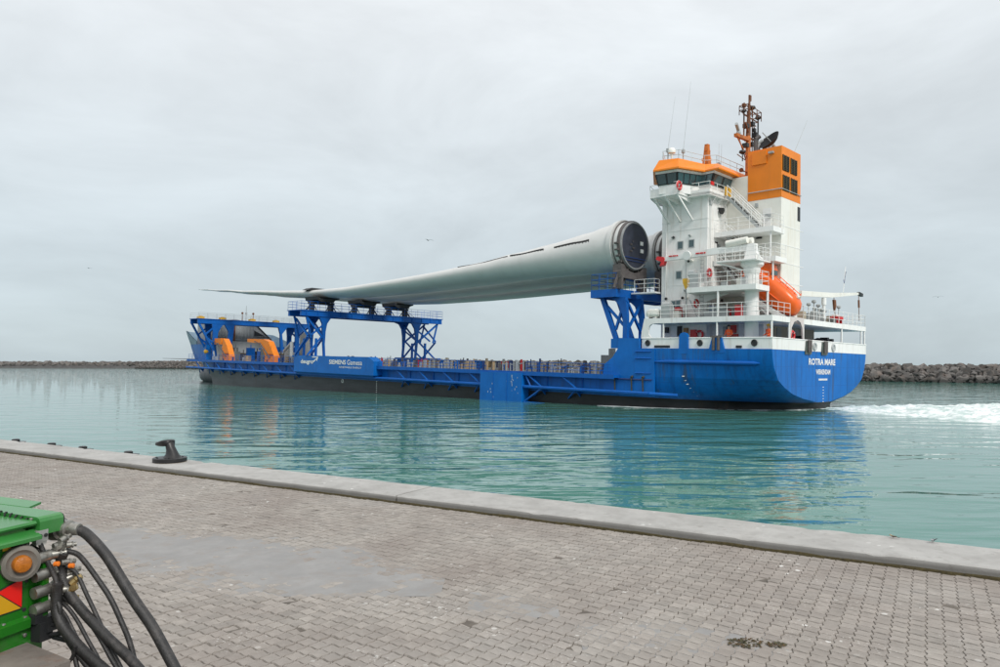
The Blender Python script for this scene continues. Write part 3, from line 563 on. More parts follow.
# boat deck slab (notched for the lifeboat), curved wing wall, posts, railings
b = B(); out_ = [(-9.3, 10.7), (-9.3, 0), (-6.2, 0), (-6.2, 2.6), (-3.95, 2.6), (-3.95, 0), (9.3, 0), (9.3, 10.7)]
b.prism([(-9.3, 10.7), (-9.3, 0), (-6.2, 0), (-6.2, 10.7)], 2, 7.65, 8.06); b.prism([(-6.2, 10.7), (-6.2, 2.6), (-3.95, 2.6), (-3.95, 10.7)], 2, 7.652, 8.058); b.prism([(-3.95, 10.7), (-3.95, 0), (9.3, 0), (9.3, 10.7)], 2, 7.65, 8.06)
boatdk = b.build('boat_deck', white, ship)
b = B(); b.box(-9.2, -6.3, .1, 10.6, 8.06, 8.066); b.box(-3.85, 9.2, .1, 6.4, 8.06, 8.066); b.build('deck_covering', deckm, boatdk)
for sg in (-1, 1):
    b = B(); arc = [(9.85, 6.44), (10.25, 6.55), (10.42, 6.8), (10.45, 7.1), (10.38, 7.4), (10.15, 7.6), (9.7, 7.65)]
    b.prism([(11.15, 6.44), (11.1, 7.0), (10.85, 8.06), (9.7, 8.06)] + arc[::-1], 0, *sorted((sg * 9.31, sg * 9.15))); b.build('wing_wall', white, ship)
posts = [(-9.2, 9.07), (-9.2, 4.36), (-9.2, .08), (-6.3, .1), (-3.8, .1), (3.9, .1), (8.4, .1), (9.2, .1), (9.2, 5), (9.2, 9), (.9, 3.1), (5.8, 4.8)]
for n, s in posts: b = B(); b.tube((n, s, 6.42 if abs(n) > 9 or s < .2 else 5.6), (n, s, 7.66), .075, 8); b.build('post', whitec, ship, 50)
b = B(); b.rail([(-9.25, 10.5, 8.06), (-9.25, .05, 8.06), (-6.25, .05, 8.06)], 1.0, 3, 1.1); b.build('railing', whitec, boatdk)
b = B(); b.rail([(-3.9, 2.5, 8.06), (-3.9, .05, 8.06), (9.25, .05, 8.06), (9.25, 10.5, 8.06)], 1.0, 3, 1.0); b.build('railing', whitec, boatdk)
# embarkation deck
b = B(); b.prism([(-9.2, 7.0), (-9.2, 1.3), (-7.0, 1.3), (-7.0, 3.6), (-4.0, 3.6), (-4.0, 6.5), (-7.0, 6.5), (-7.0, 7.6)], 2, 10.0, 10.4); emb = b.build('embarkation_deck', white, ship)
b = B(); b.prism([(6.95, 10.0), (4.5, 10.0), (6.6, 9.4)], 0, -7.1, -7.0); b.build('bracket', white, emb)
b = B(); b.rail([(-7.05, 7.5, 10.4), (-9.15, 6.95, 10.4), (-9.15, 1.35, 10.4), (-7.05, 1.35, 10.4), (-7.05, 2.6, 10.4)], 1.05, 3, 1.1); b.build('railing', whitec, emb)
for n, s in ((-9.1, 4.36), (-7.1, 1.4)): b = B(); b.tube((n, s, 8.06), (n, s, 10.0), .09, 8); b.build('post', whitec, emb, 50)
for z, s0, nm in ((12.42, 1.3, 'landing'), (14.75, 1.5, 'landing')):
    b = B(); b.box(-6.0, -4.02, s0, 6.48, z, z + .40); ld = b.build(nm, white, ship)
    b = B(); b.rail([(-5.95, 6.3, z + .4), (-5.95, s0 + .05, z + .4), (-4.1, s0 + .05, z + .4)], 1.0, 3, .9); b.build('railing', whitec, ld)
    b = B(); b.tube((-5.8, s0 + .3, z - 2.0), (-5.8, s0 + .3, z), .07, 6); b.build('post', whitec, ld)
def stairs(n, s0, z0, s1, z1, w=.75, k=11):
    b = B()
    for q in (-w/2, w/2): b.beam((n + q, s0, z0), (n + q, s1, z1), .06, .22)
    st = b.build('stair', lgrey, ship)
    for i in range(k): t = (i + .5) / k; b = B(); b.box(n - w/2, n + w/2, s0 + (s1 - s0)*t - .12, s0 + (s1 - s0)*t + .12, z0 + (z1 - z0)*t - .02, z0 + (z1 - z0)*t + .02); b.build('tread', black, st)
    b = B()
    for q in (-w/2, w/2):
        for h in (.5, .95): b.tube((n + q, s0, z0 + h), (n + q, s1, z1 + h), .03, 5)
        for i in range(5): t = i / 4; p = Vector((n + q, s0 + (s1 - s0)*t, z0 + (z1 - z0)*t)); b.tube(p, p + Vector((0, 0, .95)), .03, 4)
    b.build('handrail', whitec, st)
stairs(-5.0, 5.7, 18.1, 2.9, 15.15); stairs(-5.0, 5.9, 15.0, 3.4, 12.82); stairs(-5.2, 6.1, 12.6, 4.0, 10.4)
# funnel casing
b = B(); b.box(-4, -.5, 1.8, 4.6, 8.06, 17.76); b.box(-4, .6, 4.6, 6.5, 8.06, 19.9); casing = b.build('funnel_casing', cream, ship)
for z in (9.5, 11.0, 12.55, 14.0, 15.5): b = B(); b.box(-4.02, -.48, 1.78, 4.6, z, z + .06); b.tube((-.5, 1.85, z), (.15, 1.8, z + .02), .03, 4); b.build('weld_seam', white, casing)
b = B(); b.box(-1.0, -.52, 1.77, 1.81, 16.3, 17.45); b.build('vent_slot', black, casing)
b = B(); b.box(-4.03, -4.0, 2.6, 3.3, 15.2, 17.0); d = b.build('door', whitec, casing)
b = B(); b.box(-4.05, -4.03, 2.8, 3.1, 16.4, 16.55); b.build('door_plate', lgrey, d)
b = B(); b.box(-4.015, -.485, 1.785, 4.6, 17.76, 21.86); top = b.build('funnel', orange, ship)
for i, (n0, z0) in enumerate(((-3.88, 19.93), (-2.42, 19.93), (-3.82, 18.32), (-2.36, 18.32))):
    b = B(); b.box(n0, n0 + 1.1, 1.74, 1.79, z0, z0 + 1.24); lv = b.build('louvre', louv, top)
    for k in range(9): b = B(); b.box(n0 + .04, n0 + 1.06, 1.70, 1.745, z0 + .05 + k*.135, z0 + .11 + k*.135); b.build('slat', louv, lv)
    b = B()
    for q in (.0, .52, 1.05): b.box(n0 + q, n0 + q + .05, 1.69, 1.75, z0, z0 + 1.24)
    b.build('louvre_frame', mat('louvre_frame', (.10, .075, .02), .6) if 'louvre_frame' not in MATS else MATS['louvre_frame'], lv)
b = B(); b.box(-4.12, -4.01, 3.0, 4.2, 20.65, 21.7); b.build('access_panel', orange, top)
b = B(); b.box(-4.25, -4.01, 2.4, 2.8, 21.35, 21.5); b.build('floodlight', lgrey, top)
b = B(); b.tube((-4.08, 4.6, 18.42), (-4.08, 1.72, 18.42), .04, 5); b.tube((-4.08, 1.72, 18.42), (-.5, 1.72, 18.42), .04, 5); b.build('grab_rail', lgrey, top)
# satellite dish seen edge on, and exhaust pipes
D0 = Vector((-3.15, 3.2, 22.75)); dax = Vector((-.62, .30, .55)).normalized()
b = B(); b.lathe([(r_ * .66, h_ * .66) for r_, h_ in ((0.02, -.62), (.45, -.56), (.9, -.36), (1.25, -.06), (1.40, .10), (1.35, .12), (1.1, -.04), (.75, -.25), (.35, -.42), (.02, -.48))], D0, dax, 28); b.build('satellite_dish', mat('dish_black', (.006, .006, .008), .75, var=.2), top, 40)
b = B(); b.tube(D0 - dax * .6, (-2.7, 3.2, 21.86), .14, 8); b.tube(D0 + dax * .9, D0 - dax * .4, .04, 5); b.build('dish_mount', lgrey, top)
for n, s, h, r in ((-3.5, 4.2, 1.1, .17), (-2.9, 4.25, .9, .14), (-2.3, 4.0, 1.2, .2), (-1.6, 3.9, .8, .16)):
    b = B(); b.tube((n, s, 21.86), (n, s, 21.86 + h), r, 10); b.tube((n, s, 21.86 + h), (n + .2, s - .25, 22.1 + h), r, 10); b.build('exhaust_pipe', lgrey if r < .17 else rackm, top, 50)
# bridge deck, bulwark, braces
bd = [(-9.1, 10.6), (-9.1, 7.9), (-7.7, 7.9), (-7.6, 6.0), (7.6, 6.0), (7.7, 7.9), (9.1, 7.9), (9.1, 10.6), (7, 11.4), (-7, 11.4)]
b = B(); b.prism(bd, 2, 18.02, 18.22); bridge = b.build('bridge_deck', white, ship)
b = B()
for i in range(len(bd)):
    (a0, s0), (a1, s1) = bd[i], bd[(i + 1) % len(bd)]; dd = Vector((a1 - a0, s1 - s0)).normalized(); nx, ny = dd.y * .07, -dd.x * .07
    h0 = 18.0 if i not in (0, 1, 6, 7) else 18.22; ht = 18.45 if i in (2, 3, 4) else 18.72
    b.loft([[(a0, s0, h0 - .02), (a0, s0, ht), (a0 - nx, s0 - ny, ht), (a0 - nx, s0 - ny, h0 - .02)], [(a1, s1, h0 - .02), (a1, s1, ht), (a1 - nx, s1 - ny, ht), (a1 - nx, s1 - ny, h0 - .02)]])
b.build('bulwark', white, bridge)
b = B(); b.rail([(p[0], p[1], 18.70) for p in bd[:3]], .35, 1, 1.2, .022); b.rail([(p[0], p[1], 18.45) for p in bd[2:6]], .58, 2, 1.2, .024); b.rail([(p[0], p[1], 18.70) for p in bd[5:] + bd[:1]], .35, 1, 1.2, .022); b.build('railing', whitec, bridge)
for s in (8.05, 9.2, 10.3): b = B(); b.beam((-9.0, s, 18.0), (-7.02, s - .2, 16.2), .12, .14); b.prism([(-9.05, 18.02), (-7.0, 18.02), (-7.0, 17.6), (-8.9, 17.9)], 1, s - .05, s + .05); b.build('wing_brace', white, bridge)
for n in (-6.4, -5.4, -4.4): b = B(); b.prism([(6.05, 18.02), (6.5, 18.02), (6.5, 17.5)], 0, n - .04, n + .04); b.build('bracket', white, bridge)
for n, c in ((-5.05, yellow), (-4.5, yellow)): b = B(); b.box(n - .17, n + .17, 5.9, 6.0, 18.3, 19.0); b.build('escape_set', c, bridge)
b = B(); b.box(-7.45, -7.0, 5.95, 6.02, 18.75, 19.05); b.build('hose_box', red, bridge)
# wheelhouse
wb = [(-9.2, 9.7), (-8.95, 8.15), (-6.85, 7.35), (-6.85, 6.35), (6.85, 6.35), (6.85, 7.35), (8.95, 8.15), (9.2, 9.7), (6.0, 11.3), (-6.0, 11.3)]
wt = [(-9.55, 9.85), (-9.25, 7.95), (-6.95, 7.05), (-7.0, 5.95), (7.0, 5.95), (6.95, 7.05), (9.25, 7.95), (9.55, 9.85), (6.1, 11.8), (-6.1, 11.8)]
def wl(z): t = (z - 18.9) / 1.1; return [(a[0] + (c[0] - a[0]) * t, a[1] + (c[1] - a[1]) * t, z) for a, c in zip(wb, wt)]
b = B(); b.loft([[(p[0], p[1], 18.2) for p in wb], wl(18.9), wl(20.03)]); wh = b.build('wheelhouse', white, ship)
rb = [(-9.8, 9.87), (-9.5, 7.68), (-7.08, 6.74), (-7.2, 5.45), (7.2, 5.45), (7.08, 6.74), (9.5, 7.68), (9.8, 9.87), (6.2, 12.2), (-6.2, 12.2)]
rt = [(-9.35, 9.6), (-8.9, 8.1), (-5.9, 7.4), (-5.4, 6.55), (5.4, 6.55), (5.9, 7.4), (8.9, 8.1), (9.35, 9.6), (5.9, 11.4), (-5.9, 11.4)]
b = B(); b.loft([[(p[0], p[1], 20.0) for p in rb], [(p[0], p[1], 20.12) for p in rb], [(p[0], p[1], 20.98) for p in rt]]); roof = b.build('roof', orange, wh)
lo, hi = wl(18.93), wl(19.80)
seg_n = {0: 2, 1: 4, 2: 2, 3: 9, 4: 2, 5: 4, 6: 2, 7: 3, 8: 7, 9: 3}
for i, k in seg_n.items():
    j = (i + 1) % len(lo); A, Bq, C, D = Vector(lo[i]), Vector(lo[j]), Vector(hi[j]), Vector(hi[i])
    b = B(); b.quad(A, Bq, C, D, 0, .05); fr = b.build('window_band', black, wh)
    for q in range(k):
        t0, t1 = (q + .09) / k, (q + .91) / k
        a_, b_, c_, d_ = A.lerp(Bq, t0), A.lerp(Bq, t1), D.lerp(C, t1), D.lerp(C, t0)
        g_ = a_.lerp(d_, .08), b_.lerp(c_, .08), b_.lerp(c_, .94), a_.lerp(d_, .94)
        b = B(); b.quad(*g_, .05, .075); b.build('pane', glass, fr)
b = B(); b.rail([(-9.0, 9.5, 20.98), (-8.6, 8.25, 20.98), (-5.7, 7.6, 20.98), (-5.2, 6.75, 20.98), (-.6, 6.75, 20.98)], .8, 2, 1.3, .028); b.build('railing', mat('rail_pale', (.55, .66, .70), .4), wh); b = B(); b.rail([(-9.0, 9.5, 20.98), (-5.8, 11.2, 20.98), (5.8, 11.2, 20.98)], .8, 2, 1.4); b.build('railing', MATS['rail_pale'], wh)
for n, s, z1, dn in ((-9.0, 9.0, 26.3, .9), (-8.0, 8.2, 27.6, .95), (.5, 9.5, 24.5, .1), (-2.6, 8.0, 23.6, .0)):
    b = B(); b.tube((n, s, 20.98), (n, s, 21.9), .05, 5); b.tube((n, s, 21.8), (n + dn * .6, s - dn * .3, z1), .022, 4, .01); b.box(n - .12, n + .12, s - .1, s + .1, 21.6, 21.9); b.build('whip_antenna', lgrey, wh)
b = B(); b.lathe([(.0, .5), (.2, .45), (.32, .25), (.3, .05), (.12, 0), (.06, -.5)], (-8.9, 8.7, 21.45), (0, 0, 1), 12); b.build('radome', cream, wh, 50)
b = B(); b.tube((-3.6, 8.6, 21.0), (-3.6, 8.6, 22.0), .06, 6); b.lathe([(.05, -.1), (.42, 0), (.45, .16), (.3, .3), (0, .36)], (-3.6, 8.6, 22.0), (0, 0, 1), 14); b.build('radome', cream, wh, 50)
b = B(); b.loft([[(n*w - 4.6, s*w + 8.0, z) for n, s in ((-1,-1),(1,-1),(1,1),(-1,1))] for w, z in ((.30, 20.98), (.22, 22.0), (.16, 22.9))]); b.box(-4.85, -4.2, 7.9, 8.1, 22.45, 22.6); b.box(-4.75, -4.4, 7.85, 8.15, 22.9, 23.05); b.beam((-5.2, 8, 21.0), (-4.7, 8, 21.9), .1, .1); b.tube((-4.2, 8, 22.2), (-4.2, 8, 22.6), .04, 5); b.build('signal_post', orust, wh)
# main mast
MX, MS = -1.05, 6.1
b = B(); b.tube((MX, MS, 19.9), (MX, MS, 24.3), .24, 8, .2); mast = b.build('mast', orust, ship, 40)
b = B(); b.tube((MX, MS, 24.2), (MX + .1, MS, 26.4), .21, 8, .13); b.tube((MX + .1, MS, 26.4), (MX + .22, MS, 27.7), .12, 6, .08); b.box(MX + .12, MX + .42, MS - .07, MS + .07, 27.35, 27.85); b.build('topmast', rust, mast, 40)
for n, s, z0, z1 in ((-.6, .1, 24.1, 26.9), (.5, .2, 22.2, 26.5), (1.3, .1, 22.0, 25.2), (2.2, .2, 24.0, 26.6)): b = B(); b.tube((MX + n, MS + s, z0), (MX + n, MS + s, z1), .07, 5); b.box(MX + n - .16, MX + n + .16, MS + s - .12, MS + s + .12, z1 - .3, z1); b.build('aerial', rust if n < 1 else black, mast)
for n, z in ((-.45, 24.8), (.55, 25.2), (.5, 23.4), (-.5, 23.1), (1.2, 24.4)): b = B(); b.box(MX + n - .2, MX + n + .2, MS - .25, MS + .2, z, z + .34); b.build('junction_box', black, mast)
b = B()
for q in (.75, 1.1, 1.55, 1.95): b.tube((MX + q, MS + .4, 21.9), (MX + q * .85, MS + .3, 25.7 + .3 * math.sin(q * 5)), .055, 5)
for z in (23.0, 24.2, 25.6): b.tube((MX, MS, z), (MX + 2.1, MS + .35, z + .05), .05, 5); b.tube((MX + 1.1, MS + .9, z), (MX + 1.1, MS - .4, z), .04, 5)
b.build('mast_ladder', rust, mast)
b = B(); b.beam((MX - 2.6, MS - .2, 23.65), (MX + .2, MS, 23.9), .3, .28); b.beam((MX - 2.4, MS - .2, 23.6), (MX - .1, MS, 22.3), .08, .08); b.build('radar_platform', orust, mast)
b = B(); b.beam((MX - 2.7, MS - .3, 24.55), (MX - 1.6, MS, 24.1), .22, .22); b.lathe([(.16, 0), (.2, .2), (.12, .5)], (MX - 1.9, MS - .1, 23.8), (0, 0, 1), 10); b.build('radar_scanner', lgrey, mast)
b = B(); b.beam((MX - 1.1, MS - .3, 25.05), (MX + .1, MS, 24.4), .14, .14); b.beam((MX + 1.9, MS + .2, 23.85), (MX + 3.3, MS + .5, 23.45), .14, .12); b.tube((MX - .9, MS, 25.9), (MX + 2.2, MS + .3, 26.05), .06, 5); b.tube((MX - .8, MS, 26.9), (MX + 2.2, MS + .3, 26.6), .04, 5); b.build('yard', rust, mast)
b = B(); b.rail([(MX - .85, MS - .4, 25.9), (MX + 2.2, MS - .1, 26.0), (MX + 2.2, MS + .7, 26.0), (MX - .85, MS + .4, 25.9)], .8, 2, 1.0, .04, True); b.build('crow_nest', rust, mast)
for n, s, z, r in ((1.05, .2, 27.0, .32), (2.2, .2, 26.4, .28), (-.8, 0, 26.2, .22), (2.05, .3, 23.9, .3), (-1.0, 0, 22.6, .3), (1.9, .2, 22.0, .34)):
    b = B(); b.lathe([(r * .4, -r * .6), (r, -.05), (r * .85, r * .35), (.02, r * .6)], (MX + n, MS + s, z), (0, 0, 1), 10); b.tube((MX + n, MS + s, z - .8), (MX + n, MS + s, z - .1), .05, 5); b.build('navigation_light', black, mast, 40)
b = B(); b.tube((MX - .9, MS, 21.0), (MX - .1, MS, 21.0), .05, 5); b.lathe([(.1, 0), (.2, .3)], (MX - .9, MS, 21.0), (-1, 0, 0), 8); b.tube((MX - 1.6, MS, 23.6), (MX - .6, MS - .1, 22.0), .05, 5); b.tube((MX - 1.9, MS, 22.2), (MX - .5, MS, 22.0), .04, 5); b.build('horn', rust, mast)
b = B(); b.tube((-.9, 2.2, 21.86), (.35, 1.6, 24.9), .025, 4, .012); b.build('whip_antenna', lgrey, top)
# port crane
b = B(); b.tube((-7.7, 2.35, 5.58), (-7.7, 2.35, 11.65), .52, 18); b.lathe([(.54, 11.3), (.62, 11.45), (.62, 11.75), (.86, 11.95), (.86, 12.2), (.6, 12.25)], (-7.7, 2.35, 0), (0, 0, 1), 18); crane = b.build('crane', white, ship, 40)
b = B(); b.loft([[(-7.7 + w*n, 2.35 + w*1.2*s, z) for n, s in ((-1,-1),(1,-1),(1,1),(-1,1))] for w, z in ((.42, 12.2), (.3, 13.0), (.24, 13.6))]); b.beam((-7.7, 1.6, 12.3), (-7.7, 2.6, 13.5), .3, .2); b.build('crane_head', whitec, crane)
b = B(); b.loft([[(-7.7 + n*w, s, z + h*e_) for n, e_ in ((-1,-1),(1,-1),(1,1),(-1,1))] for s, z, w, h in ((2.0, 13.35, .2, .24), (5.5, 13.3, .2, .25), (10.4, 13.05, .14, .15))]); b.build('boom', white, crane)
b = B(); b.tube((-7.95, 2.6, 13.9), (-7.95, 4.3, 13.75), .26, 10); b.tube((-7.5, 2.4, 13.9), (-7.5, 3.8, 13.8), .24, 10); b.build('winch_drum', cream, crane, 40)
b = B(); b.prism([(10.2, 12.85), (10.75, 13.1), (10.6, 13.35), (10.0, 13.25), (9.9, 13.1), (10.05, 12.6), (10.35, 12.5)], 0, -7.95, -7.45); b.build('boom_head', red, crane)
b = B(); b.lathe([(.36, -.06), (.4, 0), (.36, .06)], (-8.0, 7.75, 13.15), (1, 0, .1), 14); b.build('sheave', whitec, crane, 40)
b = B(); b.tube((-7.95, 7.8, 13.0), (-7.95, 7.8, 11.3), .025, 4); b.tube((-7.95, 7.8, 10.5), (-7.95, 7.75, 8.1), .05, 5); b.build('hoist_rope', lgrey, crane)
b = B(); b.prism([(7.55, 11.3), (8.1, 11.3), (8.05, 10.9), (7.85, 10.45), (7.75, 10.45), (7.6, 10.9)], 0, -8.05, -7.85); b.build('hook_block', yellow, crane)
b = B(); b.box(-9.0, -6.6, 1.4, 4.6, 12.2, 12.28); b.rail([(-8.95, 4.5, 12.28), (-8.95, 1.45, 12.28), (-6.65, 1.45, 12.28)], .95, 3, .6); b.beam((-8.9, 4.6, 12.2), (-7.9, 2.6, 11.5), .1, .1); b.build('crane_platform', whitec, crane)
for s in (9.5, 7.0):
    for k, w in enumerate((.22, .12, .16, .12, .14)): b = B(); b.box(-7.935, -7.90, s - .18*k - w, s - .18*k, 13.2, 13.31); b.build('boom_marking', red, crane)
# stern provision crane on the boat deck
b = B(); b.tube((2.45, 1.0, 8.06), (2.45, 1.0, 10.1), .13, 10); b.tube((2.45, 1.0, 9.6), (2.45, 1.0, 10.2), .2, 10); pc = b.build('store_crane', whitec, ship, 40)
b = B(); b.loft([[(n, 1.0 + w*.5*a, z + w*c) for a, c in ((-1,-1),(1,-1),(1,1),(-1,1))] for n, z, w in ((-2.2, 10.2, .22), (4.0, 10.55, .20), (10.6, 11.2, .10))]); b.build('boom', cream, pc)
b = B(); b.beam((10.3, 1, 11.2), (11.2, 1, 11.1), .25, .28); b.build('boom_head', black, pc)
b = B(); b.tube((10.4, 1, 11.0), (10.55, 1, 8.7), .03, 4); b.tube((10.42, 1, 10.6), (10.48, 1, 9.9), .09, 6); b.tube((4.6, 1, 10.4), (4.9, 1, 8.7), .03, 4); b.prism([(4.5, 10.2), (4.95, 10.2), (5.05, 9.7), (4.75, 9.2), (4.6, 9.7)], 1, .95, 1.1); b.build('hoist_rope', rust, pc)
# clutter on the boat deck aft
for i in range(24):
    n = rnd.uniform(-3.3, 7.2); s = rnd.uniform(.6, 3.6); w, d_, h = rnd.uniform(.25, .7), rnd.uniform(.25, .6), rnd.uniform(.35, .95)
    b = B(); b.box(n, n + w, s, s + d_, 8.066, 8.06 + h); b.box(n + .05, n + w - .05, s + .05, s + d_ - .05, 8.06 + h, 8.1 + h)
    if i % 3 == 0: b.tube((n + w/2, s + d_/2, 8.06 + h), (n + w/2, s + d_/2, 8.7 + h), .05, 6); b.lathe([(.05, 0), (.2, .1), (.18, .25), (.02, .3)], (n + w/2, s + d_/2, 8.7 + h), (0, 0, 1), 8)
    b.build('deck_fitting', [lgrey, rackm, deckm, lgrey, beige, white][i % 6], boatdk)
for i in range(10):
    s = rnd.uniform(.9, 8.8); n = rnd.uniform(-8.6, -7.6); w, h = rnd.uniform(.3, .7), rnd.uniform(.4, .95)
    b = B(); b.box(n, n + .45, s, s + w, 8.066, 8.06 + h); b.box(n - .02, n + .47, s - .02, s + w + .02, 8.06 + h, 8.1 + h); b.build('deck_locker', [lgrey, red, white, navy, cream, lgrey, red, lgrey][i % 8], boatdk)
for i in range(8):
    s = rnd.uniform(1.2, 6.6); b = B(); w, h = rnd.uniform(.3, .7), rnd.uniform(.3, .8); n = rnd.uniform(-8.6, -7.2); b.box(n, n + .4, s, s + w, 10.4, 10.4 + h); b.build('deck_locker', [lgrey, white, lgrey, cream, red][i % 5], emb)
b = B(); b.box(-8.7, -8.2, 6.3, 7.1, 10.4, 11.6); b.lathe([(.3, 0), (.3, .5)], (-8.45, 6.7, 11.6), (0, 1, 0), 10); b.build('winch_box', lgrey, emb)
b = B(); b.prism([(-9.1, 8.06), (-8.6, 8.06), (-8.6, 9.2), (-8.85, 9.4), (-9.1, 9.2)], 1, 8.6, 9.4); b.build('vent_housing', lgrey, boatdk)
b = B(); b.prism([(-8.3, 8.06), (-7.6, 8.06), (-7.6, 8.6), (-8.3, 8.6)], 1, 4.0, 6.0); b.tube((-8, 4.2, 8.8), (-8, 5.7, 8.8), .2, 10); b.tube((-8.2, 6.2, 8.06), (-8.2, 6.9, 9.6), .04, 4); b.tube((-8.2, 6.6, 8.06), (-8.2, 7.3, 9.5), .04, 4); b.build('mooring_winch', lgrey, boatdk)
b = B(); b.box(5.2, 6.3, .8, 1.6, 8.55, 8.8); b.box(5.3, 5.4, .9, 1.5, 8.06, 8.6); b.box(6.1, 6.2, .9, 1.5, 8.06, 8.6); b.build('stowage_rack', red, boatdk)
# launching ramp under the lifeboat
b = B()
for n in (-6.05, -4.1): b.beam((n, 4.4, 10.35), (n, .15, 7.75), .16, .34); b.beam((n, 3.4, 8.06), (n, 2.9, 9.45), .12, .12); b.beam((n, 1.7, 8.06), (n, 2.9, 9.4), .12, .12)
b.beam((-6.05, 3.6, 9.8), (-4.1, 3.6, 9.8), .12, .12); b.build('launch_ramp', whitec, ship)
b = B(); b.prism([(-6.2, 6.5), (-6.05, 7.3), (-5.6, 7.75), (-5.0, 7.9), (-4.5, 7.75), (-4.15, 7.3), (-4.0, 6.5), (-3.9, 6.5), (-3.9, 8.1), (-6.3, 8.1), (-6.3, 6.5)], 1, .0, .12); b.build('launch_arch', mat('arch_pink_white', (.62, .56, .54), .5), ship)

# ------------------------------------------------------------------ blade gantries
def lat(b, P, r=.16, n=4):
    for a, c in P: b.beam(a, c, r * 1.6, r * 1.6) if n == 4 else b.tube(a, c, r, n)
def gantry_leg(par, n_in, n_mid, n_out, s0, s1, z0, zt, sg):
    """one braced leg tower: two frames, curved inner column, raking outer leg, K bracing"""
    for s in (s0, s1):
        b = B(); f = lambda n: sg * n
        w = .22                                                # inner column, flaring into the beam
        prof = [(n_in, z0), (n_in + .12, z0 + .3*(zt-z0)), (n_in + .05, z0 + .62*(zt-z0)), (n_in - .15, z0 + .82*(zt-z0)), (n_in - .65, z0 + .95*(zt-z0)), (n_in - 1.6, zt)]
        outer = [(n_in + w + .9, zt), (n_in + w + .35, z0 + .82*(zt-z0)), (n_in + w + .25, z0 + .5*(zt-z0)), (n_in + w, z0)]
        b.prism([(f(n), z) for n, z in prof + outer], 1, s - .18, s + .18); b.build('leg', blueg, par)
        b = B(); b.beam((f(n_out), s, z0), (f(n_in + .6), s, z0 + .48*(zt-z0)), .2, .2); b.beam((f(n_in + .35), s, z0 + .45*(zt-z0)), (f(n_out + .3), s, zt - .1), .22, .24); b.build('leg', blueg, par)
        b = B(); b.beam((f(n_mid), s + .02, z0), (f(n_mid), s + .02, z0 + .44*(zt-z0)), .28, .26); b.build('leg', blueg, par)
        b = B(); b.beam((f(n_in + .4), s, z0 + .78*(zt-z0)), (f(n_mid + .9), s, z0 + .50*(zt-z0)), .18, .2); b.build('brace', blueg, par)
        b = B(); b.beam((f(n_out + .3), s, zt), (f(n_out - .5), s, z0 + .45*(zt-z0)), .18, .2); b.build('brace', blueg, par)
    for n in (n_in + .25, n_out):
        b = B(); b.beam((sg * n, s0, z0 + .5*(zt-z0)), (sg * n, s1, zt - .3), .2, .2); b.beam((sg * n, s1, z0 + .1), (sg * n, s0, z0 + .48*(zt-z0)), .2, .2); b.build('brace', blueg, par)
# middle gantry, at the blades' mid length
b = B(); b.box(-12.05, 11.85, 62.6, 63.0, 9.72, 10.42); b.box(-12.05, 11.85, 65.8, 66.2, 9.72, 10.42); b.box(-12.2, 12.0, 62.5, 66.3, 10.40, 10.50)
b.box(-12.05, 11.85, 62.5, 63.1, 9.70, 9.76); g1 = b.build('gantry', blueg, ship)
for k in range(14): n = -11.4 + k * 1.75; b = B(); b.box(n, n + .08, 62.48, 62.6, 9.74, 10.42); b.build('stiffener', blueg, g1)
for sg in (-1, 1): gantry_leg(g1, 8.3 if sg < 0 else 6.9, 9.65 if sg < 0 else 8.85, 10.95 if sg < 0 else 10.85, 62.8, 66.0, 4.44 if sg < 0 else 4.25, 9.75, sg)
b = B(); b.rail([(-12.1, 66.2, 10.5), (-12.1, 62.55, 10.5), (11.9, 62.55, 10.5), (11.9, 66.2, 10.5), (-12.1, 66.2, 10.5)], 1.15, 3, 1.2, .022); b.build('railing', blueg, g1)
for sg in (-1, 1):                                             # foot rails of the gantry on deck
    b = B(); b.box(*sorted((sg * (8.2 if sg < 0 else 6.3), sg * (10.84 if sg < 0 else 11.2))), 61.8, 67, 4.2, 4.44); b.box(*sorted((sg * 6.6, sg * 9.4)), 62, 66.8, 3.345, 4.2); b.build('foot_plate', blueg, g1)
# forward gantry over the forecastle break
b = B(); b.box(-11.9, 9.5, 97.4, 97.8, 9.45, 10.2); b.box(-11.9, 9.5, 100.4, 100.8, 9.45, 10.2); b.box(-12.0, 9.6, 97.3, 100.9, 10.18, 10.28); g2 = b.build('gantry', blueg, ship)
for n in (-8.9, 6.3):
    for s in (97.6, 100.6):
        b = B(); b.prism([(n - .35, 3.4), (n + .35, 3.4), (n + .45, 8.0), (n + 1.1, 9.2), (n + 1.7, 9.5), (n - .6, 9.5), (n - .4, 8.0)], 1, s - .17, s + .17); b.build('leg', blueg, g2)
        b = B(); o_ = -1 if n < 0 else 1; b.beam((n + o_*2.8, s, 9.5), (n + o_*.3, s, 5.2), .3, .3); b.beam((n + o_*.2, s, 8.9), (n + o_*1.7, s, 7.6), .25, .25); b.beam((n + o_*1.6, s, 7.2), (n + o_*.2, s, 6.2), .25, .25); b.build('brace', blueg, g2)
    b = B(); b.beam((n, 97.6, 4), (n, 100.6, 8), .22, .22); b.build('brace', blueg, g2)
for n, q in ((-6.5, 1), (3.4, -1)):
    b = B(); b.prism([(n - .3, 4.6), (n + .35, 4.6), (n + .45 * q + .3, 8.2), (n + .9, 9.5), (n - .9, 9.5), (n + .2 * q - .3, 8.2)], 1, 97.4, 97.8); b.build('leg', blueg, g2)
    b = B(); b.box(n - .5, n + .6, 97.2, 98.4, 3.34, 4.6); b.build('pedestal', rackm, g2)
b = B(); b.rail([(-11.9, 97.35, 10.28), (9.5, 97.35, 10.28)], 1.0, 3, 1.5, .02); b.rail([(-11.9, 100.85, 10.28), (9.5, 100.85, 10.28)], 1.0, 3, 1.5, .02); b.build('railing', lgrey, g2)
